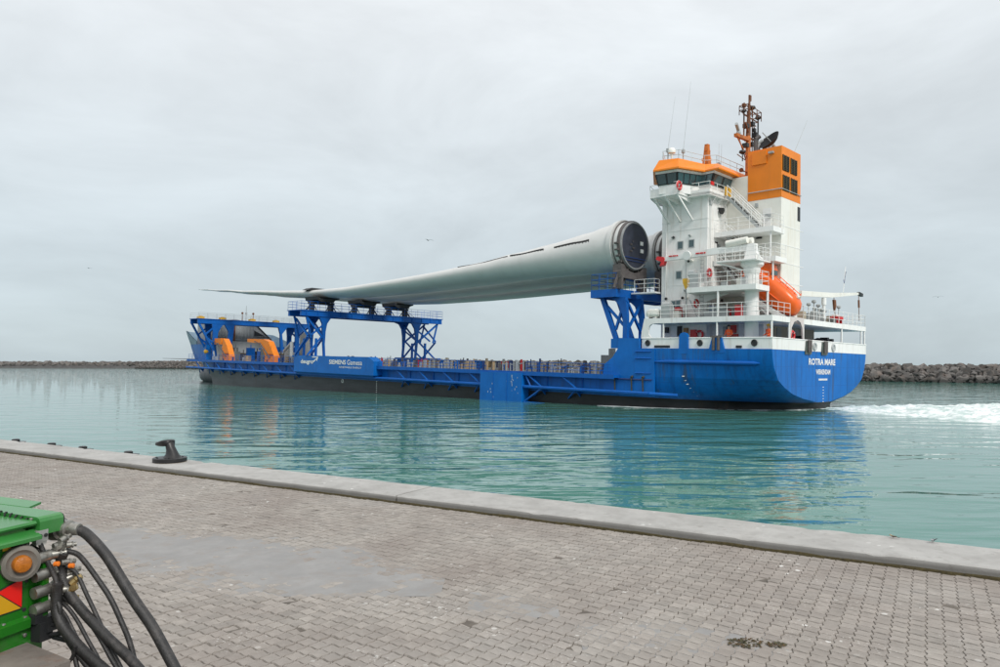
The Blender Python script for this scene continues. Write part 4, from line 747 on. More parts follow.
for n in (-11.3, -7.6, -2.3, 2.2): b = B(); b.box(n - .5, n + .5, 97.5, 98.3, 10.285, 10.60); b.box(n - .2, n + .2, 97.6, 98.2, 10.60, 10.72); b.build('saddle_block', yellow, g2)
for n, c in ((-2.9, lgrey), (-3.6, rust), (-1.6, rust)): b = B(); b.tube((n, 99, 10.28), (n, 99, 11.9 if c is rust else 13.0), .08, 6, .04); b.box(n - .15, n + .15, 98.9, 99.1, 11.5, 11.8); b.build('light_post', c, g2)
# aft support at the blade roots
b = B(); b.box(-9.95, 9.95, 13.3, 16.0, 10.55, 10.62); b.box(-9.95, 9.95, 13.3, 13.6, 9.95, 10.56); b.box(-9.95, 9.95, 15.7, 16.0, 9.95, 10.56); b.box(-9.95, -9.75, 13.6, 15.7, 9.95, 10.56); b.box(9.75, 9.95, 13.6, 15.7, 9.95, 10.56)
for n in range(-8, 9, 2): b.box(n - .1, n + .1, 13.6, 15.7, 10.0, 10.56)
g3 = b.build('root_gantry', blueg, ship)
for sg in (-1, 1):
    for n in (9.2, 6.9):
        b = B(); b.prism([(15.45, 9.96), (15.0, 9.96), (13.55, 6.45), (13.9, 6.3)], 0, *sorted((sg * (n - .16), sg * (n + .16)))); b.build('leg', blueg, g3)
        b = B(); b.prism([(11.3 + 1.2, 5.6), (13.0, 5.6), (12.95, 8.2), (13.4, 9.3), (14.2, 9.96), (12.75, 9.96), (12.55, 8.5)], 0, *sorted((sg * (n - .16), sg * (n + .16)))); b.build('leg', blueg, g3)
        if n < 9: continue
        b = B(); b.beam((sg * n, 12.9, 9.7), (sg * n, 13.8, 7.2), .2, .2); b.beam((sg * n, 14.8, 9.3), (sg * n, 12.8, 7.4), .2, .2); b.build('brace', blueg, g3)
    for s in (12.75,):
        b = B(); b.beam((sg * 9.2, s, 9.7), (sg * 6.9, s, 6.9), .2, .2); b.beam((sg * 6.9, s, 9.7), (sg * 9.2, s, 6.9), .2, .2); b.build('brace', blueg, g3)
    b = B(); b.box(*sorted((sg * 6.8, sg * 9.6)), 11.2, 14.0, 5.615, 6.42); b.build('pedestal', blue, g3)
b = B(); b.rail([(-9.9, 13.35, 10.62), (-9.9, 15.95, 10.62), (9.9, 15.95, 10.62), (9.9, 13.35, 10.62), (-9.9, 13.35, 10.62)], 1.35, 3, 1.0, .025); b.build('railing', blueg, g3)
b = B(); b.box(-7.9, -7.05, 10.8, 13.2, 10.3, 10.42); b.rail([(-7.85, 12.9, 10.42), (-7.85, 10.9, 10.42), (-7.1, 10.9, 10.42)], 1.1, 3, .8); b.build('walkway', whitec, g3)
# ------------------------------------------------------------------ turbine blades
def lerp_tab(tab, s):
    for a, c in zip(tab[:-1], tab[1:]):
        if s <= c[0]:
            t = (s - a[0]) / (c[0] - a[0]); t = t*t*(3-2*t) if len(a) > 5 else t
            return [x + (y - x) * t for x, y in zip(a[1:], c[1:])]
    return list(tab[-1][1:])
#        s    ztop   zbot  chord  le(n, port side) roundness(1 circle)
BT = [(13.2, 16.62, 12.30, 4.32, -2.16, 1.0), (15, 16.52, 12.30, 4.32, -2.16, 1.0), (17.5, 16.10, 12.28, 4.40, -2.15, .92), (21.4, 15.66, 12.22, 4.85, -2.12, .70), (25.3, 15.24, 12.15, 5.25, -2.05, .45),
      (32.5, 14.48, 12.05, 5.4, -1.95, .2), (39.2, 14.05, 11.98, 5.1, -1.8, .08), (46.7, 13.72, 11.92, 4.7, -1.65, 0), (57.6, 13.42, 11.95, 4.1, -1.45, 0), (66, 13.50, 12.22, 3.6, -1.25, 0), (76, 13.98, 13.0, 3.0, -1.1, 0), (87, 14.62, 13.98, 2.4, -.9, 0), (98, 15.36, 15.02, 1.7, -.6, 0), (105, 15.82, 15.62, 1.0, -.35, 0), (108, 16.02, 15.94, .25, -.05, 0)]
def blade_sec(s, K=36):
    zt, zb, ch, le, rd = lerp_tab(BT, s); zc, h = (zt + zb) / 2, (zt - zb) / 2; pts = []
    for i in range(K):
        t = 2 * math.pi * i / K
        cn, cz = -math.cos(t) * ch / 2 + (le + ch / 2), zc + math.sin(t) * h
        x = (1 - math.cos(t)) / 2                              # 0 leading edge (port) .. 1 trailing edge
        th = 5 * (0.2969*math.sqrt(x) - .126*x - .3516*x*x + .2843*x**3 - .1036*x**4) / 0.5
        cam = .10 * h * math.sin(math.pi * x) - .85 * h * (x - .40) * (1 - rd)
        an, az = le + ch * x, zc + h * .80 * th * (1 if t <= math.pi else -1) + cam
        pts.append((cn * rd + an * (1 - rd), s, cz * rd + az * (1 - rd)))
    return pts
SB = [13.2, 14, 15, 16, 17, 18, 19.5, 21, 23, 25, 27.5, 30, 33, 36, 39, 43, 47, 52, 57, 62, 66, 71, 76, 82, 88, 94, 99, 103, 106, 107.4, 108]
def make_blade():
    root = aboard('turbine_blade', 0, 0, 0, 'x', 'turbine blade', 'wind turbine blades carried fore and aft on the ship')
    b = B(); b.loft([blade_sec(s) for s in SB]); b.build('shell', blade_m, root, 50)
    C = (0, 13.2, 14.46)
    b = B(); b.lathe([(2.17, 1.15), (2.32, 1.05), (2.34, .62), (2.17, .6)], C, (0, 1, 0), 40, False); b.build('root_collar', blade_m, root, 40)
    b = B(); b.lathe([(1.88, -.02), (2.06, -.04), (2.08, -.3), (2.03, -.40), (1.93, -.40), (1.89, -.20)], C, (0, 1, 0), 40, False); b.build('root_ring', mat('ring_grey', (.24, .245, .25), .5, var=.25, scale=2) if 'ring_grey' not in MATS else MATS['ring_grey'], root, 40)
    b = B(); b.lathe([(0.01, -.30), (1.0, -.31), (1.90, -.33), (1.90, -.2), (.01, -.2)], C, (0, 1, 0), 36); b.build('root_cover', cover_m, root, 40)
    b = B(); b.box(-1.55, 1.55, 12.80, 12.84, 13.35, 13.42); b.box(-1.45, 1.45, 12.80, 12.84, 13.1, 13.14); b.build('cover_seam', navy, root)
    for n, z in ((.9, 14.75), (.95, 14.1)): b = B(); b.box(n - .2, n + .2, 12.78, 12.84, z - .16, z + .16); b.build('cover_label', whitec, root)
    b = B()
    for k in range(7): n = -.75 + .17 * (k % 4); z = 13.9 + .28 * (k // 2); b.box(n, n + .1, 12.79, 12.84, z, z + .12)
    b.build('cover_marks', rackm, root)
    for s0, s1, k, w in ((16.2, 20.6, 9, .16), (21.7, 26.5, 9, .13), (26.5, 34.8, 8, .07)):
        b = B(); prv = None; pts = []
        for i in range(k + 1):
            s = s0 + (s1 - s0) * i / k; sec = blade_sec(s, 144); zt, zb, *_ = lerp_tab(BT, s)
            tgt = zt - (zt - zb) * (.31 - .012 * (s - 16))
            q = None
            for A_p, B_p in zip(sec, sec[1:]):
                if A_p[2] <= tgt < B_p[2]: q = Vector(A_p).lerp(Vector(B_p), (tgt - A_p[2]) / (B_p[2] - A_p[2])); break
            pts.append(q or Vector(max(sec, key=lambda p: p[2])))
        pts = [(pts[max(i-1, 0)] + pts[i]*2 + pts[min(i+1, k)]) / 4 for i in range(k + 1)]
        b.loft([[p + Vector((-.015, 0, w/2)), p + Vector((-.05, 0, w/2)), p + Vector((-.05, 0, -w/2)), p + Vector((.03, 0, -w/2))] for p in pts]); b.build('vortex_strip', mat('strip_dark', (.05, .045, .045), .7) if 'strip_dark' not in MATS else MATS['strip_dark'], root)
        if s1 < 30:
            for i in range(int((s1 - s0) / .4)):
                t = i * .4 / (s1 - s0) * k; a = int(t); p = pts[a].lerp(pts[min(a+1, k)], t - a); b = B(); b.box(p.x - .07, p.x + .02, p.y - .03, p.y + .03, p.z - w/2 - .14, p.z - w/2); b.build('vortex_fin', MATS['strip_dark'], root)
    return root
def copy_tree(o, parent=None):
    c = o.copy(); col.objects.link(c)
    if parent: c.parent = parent
    for ch in list(o.children): copy_tree(ch, c)
    return c
b0 = make_blade(); BN = (-7.9, -1.6, 4.7)
bl_lab = ('pale grey turbine blade nearest the quay, its dark capped root left of the white deckhouse', 'middle turbine blade whose round root rim shows between the near blade and the white deckhouse', 'farthest turbine blade, its underside the lowest pale band beneath the two others')
for i, n in enumerate(BN):
    o = b0 if i == 0 else copy_tree(b0)
    o.matrix_world = SHIP @ Matrix.Translation((n, 0, 0)); o['label'] = bl_lab[i]
# transport frames at the roots, and cradles on the gantry
def make_root_frame():
    r = aboard('root_frame', 0, 13.2, 10.62, 'x', 'transport frame', 'brown transport frames under the blade roots')
    C = Vector((0, 0, 14.46 - 10.62))
    b = B(); b.lathe([(2.08, -.26), (2.15, -.25), (2.18, .0), (2.10, .02)], C, (0, 1, 0), 44, False); b.torus(C + Vector((0, .42, 0)), (0, 1, 0), 2.20, .05, 44, 6); b.build('ring', rackm, r, 40)
    for sg in (-1, 1):
        b = B(); b.box(*sorted((sg * 1.55, sg * 1.85)), -.3, .6, 0.02, 2.1); b.build('leg', rackm, r)
        b = B(); b.beam((sg * 2.3, .1, .05), (sg * 1.7, .1, 1.5), .16, .16); b.beam((sg * 1.7, .1, .1), (sg * .4, .1, 1.25), .14, .14); b.build('brace', rackm, r)
        for k in range(6): a = R(-90 + sg * (20 + 14 * k)); d = Vector((math.cos(a), 0, math.sin(a))); b = B(); b.beam(C + d * 2.12 + Vector((0, .0, 0)), C + d * 2.32 + Vector((0, .0, 0)), .36, .14); b.build('clamp', rackm, r)
    b = B(); b.prism([(-1.9, .95), (1.9, .95), (1.9, 1.5), (1.5, 2.1), (.9, 1.65), (0, 1.5), (-.9, 1.65), (-1.5, 2.1), (-1.9, 1.5)], 1, -.25, .55); b.build('cradle', rackm, r)
    return r
def make_saddle():
    r = aboard('blade_saddle', 0, 64.0, 10.5, 'x', 'blade cradle', 'black cradles under the blades on the gantry')
    for n in (-1.45, 1.45):
        b = B(); b.box(n - .16, n + .16, -.5, .5, .02, 1.2); b.build('leg', black, r)
        b = B()
        for sg in (-1, 1): b.beam((n, sg * 1.3, .05), (n, sg * .3, 1.0), .09, .09); b.beam((n + .9 * (1 if n > 0 else -1), 0, .05), (n, 0, .95), .09, .09)
        b.build('brace', black, r)
    b = B(); b.box(-1.75, 1.75, -.55, .55, .95, 1.18); b.build('crossbeam', black, r)
    b = B(); b.prism([(-.95, 1.18), (1.0, 1.18), (1.2, 1.5), (1.9, 1.72), (1.6, 1.95), (.2, 1.72), (-1.15, 1.6), (-1.35, 1.95), (-1.62, 1.9), (-1.5, 1.45)], 1, -1.6, 1.6); b.build('support_pad', black, r)
    b = B()
    for n in (-2.6, 2.6): b.beam((n, -.8, .03), (n * .62, 0, 1.1), .05, .05)
    b.build('lashing', black, r)
    return r
f0, s0_ = make_root_frame(), make_saddle()
for i, n in enumerate(BN):
    f = f0 if i == 0 else copy_tree(f0); s = s0_ if i == 0 else copy_tree(s0_)
    f.matrix_world = SHIP @ Matrix.Translation((n, 13.2, 10.63)); s.matrix_world = SHIP @ Matrix.Translation((n + (-.45, 0, -.4)[i], 64.0, 10.51))
    w = ('nearest the quay', 'middle', 'farthest from the quay')[i]
    f['label'] = ('brown ring frame clamped round the open dark root of the blade nearest the quay', 'brown ring frame round the middle blade root beside the white deckhouse', 'brown ring frame round the farthest blade root behind the white deckhouse')[i]
    s['label'] = ('leftmost of the three black blade cradles on the tall blue gantry', 'black blade cradle between the two others on the tall blue gantry', 'rightmost of the three black blade cradles on the tall blue gantry')[i]
b = B(); b.prism([(-1.5, 0), (1.5, 0), (1.1, .28), (-.9, .3)], 1, -.8, .8)
tag(b.build('strap_pad', black), 'black pad strapped on top of the nearest blade above the gantry', 'strap pad').matrix_world = SHIP @ Matrix.Translation((-8.0, 66.5, 13.50))

# ------------------------------------------------------------------ forward deck: shelter, jib cranes, clutter
b = B(); b.prism([(-7.6, 3.35), (4.0, 3.35), (4.0, 7.2), (.6, 10.15), (-3.0, 10.75), (-7.6, 9.95)], 1, 103.2, 108.5); sh = b.build('forward_shelter', grey, ship)
b = B(); b.prism([(-7.62, 7.0), (4.02, 7.0), (4.02, 7.22), (-7.62, 7.22)], 1, 103.1, 103.2); b.build('ledge', lgrey, sh)
for k in range(16):
    n = -7.3 + k * .52; zt = 9.9 if n < -3 else 10.5 - max(0, n + 3) * .17
    b = B(); b.box(n, n + .1, 103.08, 103.2, 7.22, min(zt, 10.3) - .1); b.build('rib', lgrey, sh)
b = B(); b.beam((.6, 103.1, 10.2), (4.05, 103.1, 7.15), .16, .18); b.prism([(.5, 8.9), (.5, 7.6), (3.3, 7.6)], 1, 103.12, 103.16); b.build('gable', black, sh)
b = B(); b.box(-1.2, -.2, 103.12, 103.2, 3.9, 5.8); b.build('door', grey, sh)
b = B(); b.rail([(-7.5, 103.0, 7.22), (4.0, 103.0, 7.22)], .55, 2, 1.1, .03); b.build('railing', lgrey, sh)
b = B(); b.tube((-3.2, 102.9, 5.2), (-3.2, 102.9, 9.6), .16, 8); b.build('vent_pipe', rust, sh)
for nm, pts in (('jib_crane', [(84.4, 6.85), (79.0, 6.75), (77.4, 6.4), (75.4, 4.2), (75.4, 3.35), (78.4, 3.35), (78.3, 4.3), (79.6, 5.7), (80.8, 6.15), (84.4, 6.35)]), ('jib_crane', [(93.7, 6.95), (93.2, 6.9), (91.9, 5.8), (90.8, 4.1), (90.8, 3.35), (93.3, 3.35), (93.4, 4.4), (93.7, 6.0)])):
    b = B(); b.prism(pts, 0, -9.25, -8.35); jc = b.build(nm, orange, ship)
    s = pts[3][0]; b = B(); b.box(-9.28, -9.24, s + .3, s + 2.4, 4.25, 4.55); b.build('marking', mat('dark_red_paint', (.3, .05, .01), .5) if 'dark_red_paint' not in MATS else MATS['dark_red_paint'], jc)
    b = B(); b.tube((-9.32, s + 1.2, 4.0), (-9.32, s + 4.6, 6.2), .11, 8); b.tube((-9.32, s + 4.2, 5.95), (-9.32, s + 6.5, 6.5), .06, 6); b.build('hydraulic_cylinder', rackm, jc, 40)
    for q in (1.0, 1.9, 2.8): b = B(); b.box(-9.27, -9.245, s + q, s + q + .08, 3.5, 5.9 - q * .1); b.build('rib', orange, jc)
    b = B(); b.lathe([(.5, 0), (.55, .3), (.3, .5)], (-8.8, s + 2.2, 3.35), (0, 0, 1), 12); b.build('slew_base', rackm, jc, 40)
b = B(); b.box(-9.2, -8.5, 94.3, 97.0, 6.0, 7.0); b.build('winch_house', orange, ship)
b = B(); b.box(-1.5, 1.2, 88, 91, 3.34, 4.9); b.box(2.2, 3.3, 87, 89.0, 3.34, 8.3); b.box(2.35, 3.15, 86.97, 87.0, 7.0, 8.0); b.build('winch_cabin', mat('cabin_grey', (.26, .27, .27), .55, var=.1), ship)
for i in range(22):
    q, n_ = rnd.uniform(76, 99), rnd.uniform(-7.6, -3.5); h = rnd.uniform(.7, 2.4); w = rnd.uniform(.5, 1.3); b = B(); b.box(n_, n_ + w, q, q + rnd.uniform(.5, 1.2), 3.346, 3.34 + h)
    b.tube((n_ + w/2, q + .3, 3.34 + h), (n_ + w/2, q + .3, 3.9 + h), .08, 6); b.build('deck_machinery', [rackm, grey, black, deckm, blueg, lgrey][i % 6], ship)
b = B(); b.prism([(-7.6, 3.35), (-7.6, 5.6), (-3.8, 6.7), (1.5, 6.7), (1.5, 3.35)], 1, 100.9, 102.2); b.build('ramp_panel', grey, ship)
b = B(); b.tube((-8.0, 72.5, 3.4), (-7.0, 74.5, 6.3), .25, 8); b.tube((-7.0, 74.5, 6.3), (-7.2, 76.4, 5.0), .2, 8); b.box(-8.6, -7.4, 71.2, 73, 3.34, 4.3); b.build('hose_handling_boom', lgrey, ship, 50)
b = B(); b.tube((-9.0, 97.0, 3.4), (-9.2, 98.2, 6.6), .14, 8); b.tube((-8.6, 96.4, 3.4), (-8.6, 97.6, 6.0), .14, 8); b.box(-9.4, -8.2, 95.5, 97.2, 3.34, 4.0); b.build('windlass', lgrey, ship)
b = B(); b.lathe([(.02, -.42), (.3, -.3), (.42, 0), (.3, .3), (.02, .42)], (-9.4, 99.8, 4.75), (0, 0, 1), 14); mb = b.build('marker_buoy', yellow, None, 60)
tag(mb, 'small round yellow and red buoy hung on the blue bow side', 'buoy'); mb.matrix_world = SHIP
b = B(); b.tube((0, 123.5, 8.3), (0, 124.5, 8.35), .3, 8); b.beam((-2.4, 122.6, 7.2), (-2.2, 120.8, 6.4), .5, .5); b.build('anchor', black, ship)
# railings and the crowded stanchions along the main deck
def deck_run(n, s0, s1, st, h0, h1, cols):
    s = s0
    while s < s1:
        h = rnd.uniform(h0, h1); w = rnd.uniform(.10, .38); b = B()
        if rnd.random() < .5: b.box(n - .1, n + .1, s, s + w, 3.346, 3.345 + h)
        else:
            b.tube((n, s, 3.345), (n, s, 3.345 + h), .07, 5); b.tube((n, s + w + .3, 3.345), (n, s + w + .3, 3.345 + h * .9), .06, 5); b.beam((n, s, 3.345 + h * .8), (n, s + w + .3, 3.345 + h * .7), .08, .08)
        b.build('lashing_post', rnd.choice(cols), ship); s += st * rnd.uniform(.6, 1.4)
tan = mat('deck_tan', (.38, .27, .15), .7, var=.3, scale=5)
deck_run(-9.2, 14.8, 47, .85, .45, 1.15, [blueg, grey, rackm, lgrey, navy, grey, tan, navy])
deck_run(-9.0, 67.5, 98, 1.6, .35, .9, [blueg, navy, tan, lgrey, rackm])
deck_run(-6.5, 16, 60, 1.3, .5, 1.2, [grey, rackm, beige, lgrey, red, blueg, navy]); deck_run(-1.5, 16, 60, 1.7, .6, 1.3, [grey, tan, beige, rackm, lgrey]); deck_run(5, 18, 62, 1.6, .6, 1.4, [lgrey, rackm, beige, navy])
b = B(); b.rail([(-10.35, 13.3, 3.36), (-10.35, 23.2, 3.36)], .9, 3, 1.6, .022); b.rail([(-10.35, 29.5, 3.36), (-10.35, 47, 3.36)], .9, 3, 1.6, .022); b.rail([(-10.35, 67, 3.36), (-10.35, 105, 3.36)], .9, 3, 1.6, .022); b.build('railing', blueg, ship)
b = B(); b.rail([(10.35, 13.3, 3.36), (10.35, 105, 3.36)], .9, 3, 1.6, .03); b.build('railing', lgrey, ship)
b = B(); b.box(7.8, 8.2, 44.5, 61.5, 4.02, 4.22)
for k in range(12): b.box(7.85, 8.15, 44.6 + k * 1.5, 44.8 + k * 1.5, 3.34, 4.02)
b.build('hatch_frame', navy, ship)
for s, n, c in ((44.0, 7.6, red), (47.0, 7.4, tan), (60.4, 7.3, yellow), (72, -8.8, tan), (84.5, -9.3, tan), (93.5, -9.4, tan), (38, -3, blueg)): b = B(); b.box(n, n + .8, s, s + .9, 3.346, 4.15); b.box(n - .04, n + .84, s - .04, s + .94, 4.15, 4.22); b.build('deck_box', c, ship)
b = B(); b.box(5.6, 7.2, 25.0, 26.8, 3.346, 5.2); b.box(5.65, 6.05, 25.1, 25.5, 5.2, 5.95); b.box(6.75, 7.15, 26.2, 26.6, 5.2, 5.95); b.build('ventilator', grey, ship)

# ------------------------------------------------------------------ lifeboat (free fall), life rings, crew
lbM = SHIP @ Matrix.Translation((-5.08, 2.1, 10.3)) @ Matrix.Rotation(math.pi, 4, 'Z') @ Matrix.Rotation(R(-39), 4, 'X')
lb = empty('lifeboat', lbM, 'bright orange enclosed lifeboat tilted bow down on its ramp beside the funnel', 'lifeboat')
def lb_sec(y, w, h, zc, K=20):
    o = []
    for i in range(K):
        t = 2*math.pi*(i+.5)/K; c, s = math.cos(t), math.sin(t); e_ = .62
        o.append((w*math.copysign(abs(c)**e_, c), y, zc + h*math.copysign(abs(s)**e_, s)*(1 if s > 0 else .95)))
    return o
b = B(); b.loft([lb_sec(y, w, h, z) for y, w, h, z in ((-2.35, .72, .78, .12), (-2.2, .92, .95, .08), (-1.2, 1.05, 1.0, 0), (.2, 1.06, 1.0, 0), (1.3, 1.0, .96, 0), (2.0, .88, .86, -.02), (2.45, .66, .66, -.06), (2.7, .38, .4, -.1), (2.8, .12, .12, -.12))]); b.build('hull', lbor, lb, 60)
b = B(); b.loft([[(n, y, z) for n in (-w, w)][::1] + [(w*.8, y2, z2), (-w*.8, y2, z2)] for y, z, y2, z2, w in ((-2.2, .9, -2.0, 1.55, .75), (-1.0, .9, -1.1, 1.62, .78), (-.5, .9, -.75, 1.4, .72))]); b.build('cockpit', lbor, lb, 30)
for y in (-1.75, -1.2): b = B(); b.quad((-.80, y - .2, 1.1), (-.80, y + .2, 1.1), (-.70, y + .16, 1.42), (-.70, y - .16, 1.42), -.06, .05); b.build('porthole', glass, lb)
b = B(); b.quad((-.5, -.52, 1.05), (.5, -.52, 1.05), (.45, -.72, 1.35), (-.45, -.72, 1.35), -.05, .05); b.build('porthole', glass, lb)
for y, z in ((-.45, .72), (.35, .95)): b = B(); b.lathe([(.02, .05), (.18, .04), (.2, -.05)], (-.82 if z < .9 else 0, y, z), (-1, 0, .4) if z < .9 else (0, 0, 1), 12); b.build('hatch', black, lb, 40)
b = B()
for sg in (-1, 1): b.tube((sg*.55, -.3, 1.12), (sg*.5, 2.0, .98), .03, 5); [b.tube((sg*.54, y, .9), (sg*.54, y, 1.1), .025, 4) for y in (-.2, .5, 1.2, 1.9)]
b.build('grab_rail', lbor, lb)
b = B(); b.tube((-1.09, -2.0, -.05), (-1.04, 1.5, -.05), .05, 6); b.tube((1.09, -2.0, -.05), (1.04, 1.5, -.05), .05, 6); b.build('rub_rail', lbor, lb)
b = B(); b.tube((0, 2.1, .8), (0, 2.25, 1.05), .06, 6); b.box(-.2, .2, 2.0, 2.2, .78, .92); b.build('release_hook', cream, lb)
for i in range(4): b = B(); b.box(-1.065, -1.03, -.6 + i*.55, -.4 + i*.55, .28, .33); b.build('reflective_tape', whitec, lb)
b = B(); b.tube((0, -2.35, .0), (0, -2.75, -.2), .12, 8); b.torus((0, -2.75, -.25), (0, 1, 0), .3, .06, 14, 6); b.build('propeller_guard', lbor, lb)
for k, w in enumerate((.12, .09, .13, .10, .12, .08, .11)): b = B(); b.box(-1.075, -1.02, .35 + .16*k, .35 + .16*k + w, .06, .22); b.build('hull_marking', MATS['dark_red_paint'], lb)
def life_ring(M, label):
    e = empty('life_ring', M, label, 'life ring', 'red life rings on the ship')
    b = B(); b.torus((0, 0, 0), (0, 0, 1), .30, .095, 22, 8); b.build('ring', red, e, 60)
    for k in range(4):
        a = R(45 + 90*k); b = B(); p = Vector((math.cos(a), math.sin(a), 0)); q = Vector((-p.y, p.x, 0)); b.torus(p*.30, q, .098, .012, 12, 4); b.build('band', whitec, e)
    b = B(); b.torus((0, 0, 0), (0, 0, 1), .41, .012, 22, 4); b.build('grab_line', whitec, e)
P_ = Matrix.Rotation(R(-90), 4, 'Y')      # facing port
A_ = Matrix.Rotation(R(90), 4, 'X')       # facing aft
T_ = Matrix.Translation
life_ring(SHIP @ T_((-7.17, 7.02, 6.78)) @ P_, 'red life ring on the shaded poop wall below the boat deck beside a red box')
life_ring(SHIP @ T_((-7.9, 6.9, 9.22)) @ A_, 'red life ring at boat deck level above the clutter by the deckhouse corner')
life_ring(SHIP @ T_((-9.28, 7.75, 18.62)) @ A_, 'red life ring on the bridge wing rail below the wheelhouse windows')
life_ring(SHIP @ T_((-6.9, 6.35, 11.75)) @ A_, 'red life ring on the deckhouse just above the embarkation deck')
life_ring(SHIP @ T_((-4.9, .45, 6.75)) @ A_, 'life ring in the arch at the stern below the lifeboat')
def person(n, s, z, rz, label, hat):
    M = SHIP @ T_((n, s, z)) @ Matrix.Rotation(rz, 4, 'Z'); e = empty('person', M, label, 'person')
    J = [(0,0,.95), (0,.01,1.15), (0,.02,1.38), (0,.02,1.48), (0,.04,1.56), (0,.05,1.66), (0,.05,1.72)]; rad = [.15, .145, .16, .07, .085, .10, .06]; E_ = [(i, i+1) for i in range(6)]
    for sg in (-1, 1):
        k = len(J); J += [(sg*.10,0,.88), (sg*.11,.02,.48), (sg*.11,-.02,.09), (sg*.12,.14,.04)]; rad += [.095, .065, .05, .045]; E_ += [(0,k), (k,k+1), (k+1,k+2), (k+2,k+3)]
        k = len(J); J += [(sg*.20,.01,1.40), (sg*.27,.02,1.13), (sg*.24,.22,1.02), (sg*.23,.29,1.00)]; rad += [.07, .052, .042, .036]; E_ += [(2,k), (k,k+1), (k+1,k+2), (k+2,k+3)]
        for f in range(5):
            q = len(J); J += [(sg*(.20+.016*f), .345+.008*(f%3), .995), (sg*(.20+.016*f), .375+.012*(f%3), .975)] if f else [(sg*.19,.31,1.01), (sg*.175,.335,1.0)]; rad += [.011, .008]; E_ += [(k+3,q), (q,q+1)]
    me = bpy.data.meshes.new('body'); me.from_pydata(J, E_, []); o = bpy.data.objects.new('body', me); col.objects.link(o)
    sk = o.modifiers.new('s', 'SKIN'); o.modifiers.new('u', 'SUBSURF').levels = 1
    for v, r_ in zip(me.skin_vertices[0].data, rad): v.radius = (r_, r_)
    me.skin_vertices[0].data[0].use_root = True
    bpy.context.view_layer.update(); m2 = bpy.data.meshes.new_from_object(o.evaluated_get(bpy.context.evaluated_depsgraph_get())); bpy.data.objects.remove(o)
    m2.materials.clear(); [m2.materials.append(m) for m in (skin, hi_vis, trous, black)]
    for p in m2.polygons: c = p.center; p.material_index = 3 if c.z < .1 else 2 if c.z < .92 else (0 if c.z > 1.49 or c.y > .27 else 1); p.use_smooth = True
    o = bpy.data.objects.new('body', m2); col.objects.link(o); o.parent = e
    b = B(); b.lathe([(.135, 1.70), (.15, 1.71), (.125, 1.75), (.08, 1.82), (.01, 1.845)], (0, .05, 0), (0, 0, 1), 12); b.build('helmet', hat, e, 50)
    b = B()
    for z_ in (1.02, 1.22): b.torus((0, .015, z_), (0, 0, 1), .152, .012, 16, 4)
    b.build('reflective_band', lgrey, e)
person(-8.55, 3.73, 5.62, R(100), 'orange jacketed crew member below the boat deck left of the crane column', black)
person(-8.5, .62, 5.62, R(60), 'orange jacketed crew member by the corner post right of the crane column', yellow)
b = B(); b.lathe([(.05, -.62), (.3, -.58), (.36, -.4), (.36, .4), (.3, .58), (.05, .62)], (0, 0, .42), (0, 1, 0), 16); b.torus((0, .25, .42), (0, 1, 0), .36, .02, 16, 4); b.torus((0, -.25, .42), (0, 1, 0), .36, .02, 16, 4)
b.box(-.3, .3, -.4, -.3, 0, .15); b.box(-.3, .3, .3, .4, 0, .15); o = b.build('raft_canister', cream, None, 50); tag(o, 'white life raft canister at the forward end of the boat deck', 'life raft'); o.matrix_world = SHIP @ T_((-8.9, 10.2, 8.07))
b = B(); pts = [(0, 0, 0), (.25, 0, 1.2), (.5, 0, 2.3)]; b.tube(pts[0], pts[2], .03, 5); fl = aboard('ensign', 5.6, .6, 10.9, 'small furled ensign on a raked staff above the stern crane boom', 'flag'); b.build('staff', whitec, fl)
b = B(); b.loft([[(.2 + .1*k - .05 + .06*math.sin(k*2+a), .05*math.cos(k+a), 1.5 - .0 + .2*k - .45 + (.0 if a < 2 else -.3)) for a in (0, 1, 2.2, 3.2)] for k in range(5)]); b.build('cloth', navy, fl, 60)

# ------------------------------------------------------------------ breakwaters
rock_m = mat('armour_stone', (0.112, 0.104, 0.098), 0.9, var=0.25, scale=1.2, rand=0.5, bump=0.05, bscale=5, blotch=((0.11, 0.10, 0.10), 0.6, 1.6))
world_blotch(rock_m, (0.17, 0.125, 0.10), 0.5, 0.5, 0.65, 0.45)
darken_low(rock_m, .4, 1.1, (0.022, 0.022, 0.02))  # dark wet tidal band at the foot of the boulders
core_m = mat('breakwater_core', (0.075, 0.073, 0.072), 0.9, var=0.3, scale=.6, bump=.1, bscale=2)
import bmesh
rock_meshes = []
for k in range(8):
    bm = bmesh.new(); pr = random.Random(50 + k)
    for _ in range(13):
        d = Vector((pr.gauss(0, 1), pr.gauss(0, 1), pr.gauss(0, 1))).normalized(); bm.verts.new((d.x * .62, d.y * .5, d.z * .42))
    bmesh.ops.convex_hull(bm, input=bm.verts); me = bpy.data.meshes.new('rock'); bm.to_mesh(me); bm.free(); me.materials.append(rock_m); rock_meshes.append(me)
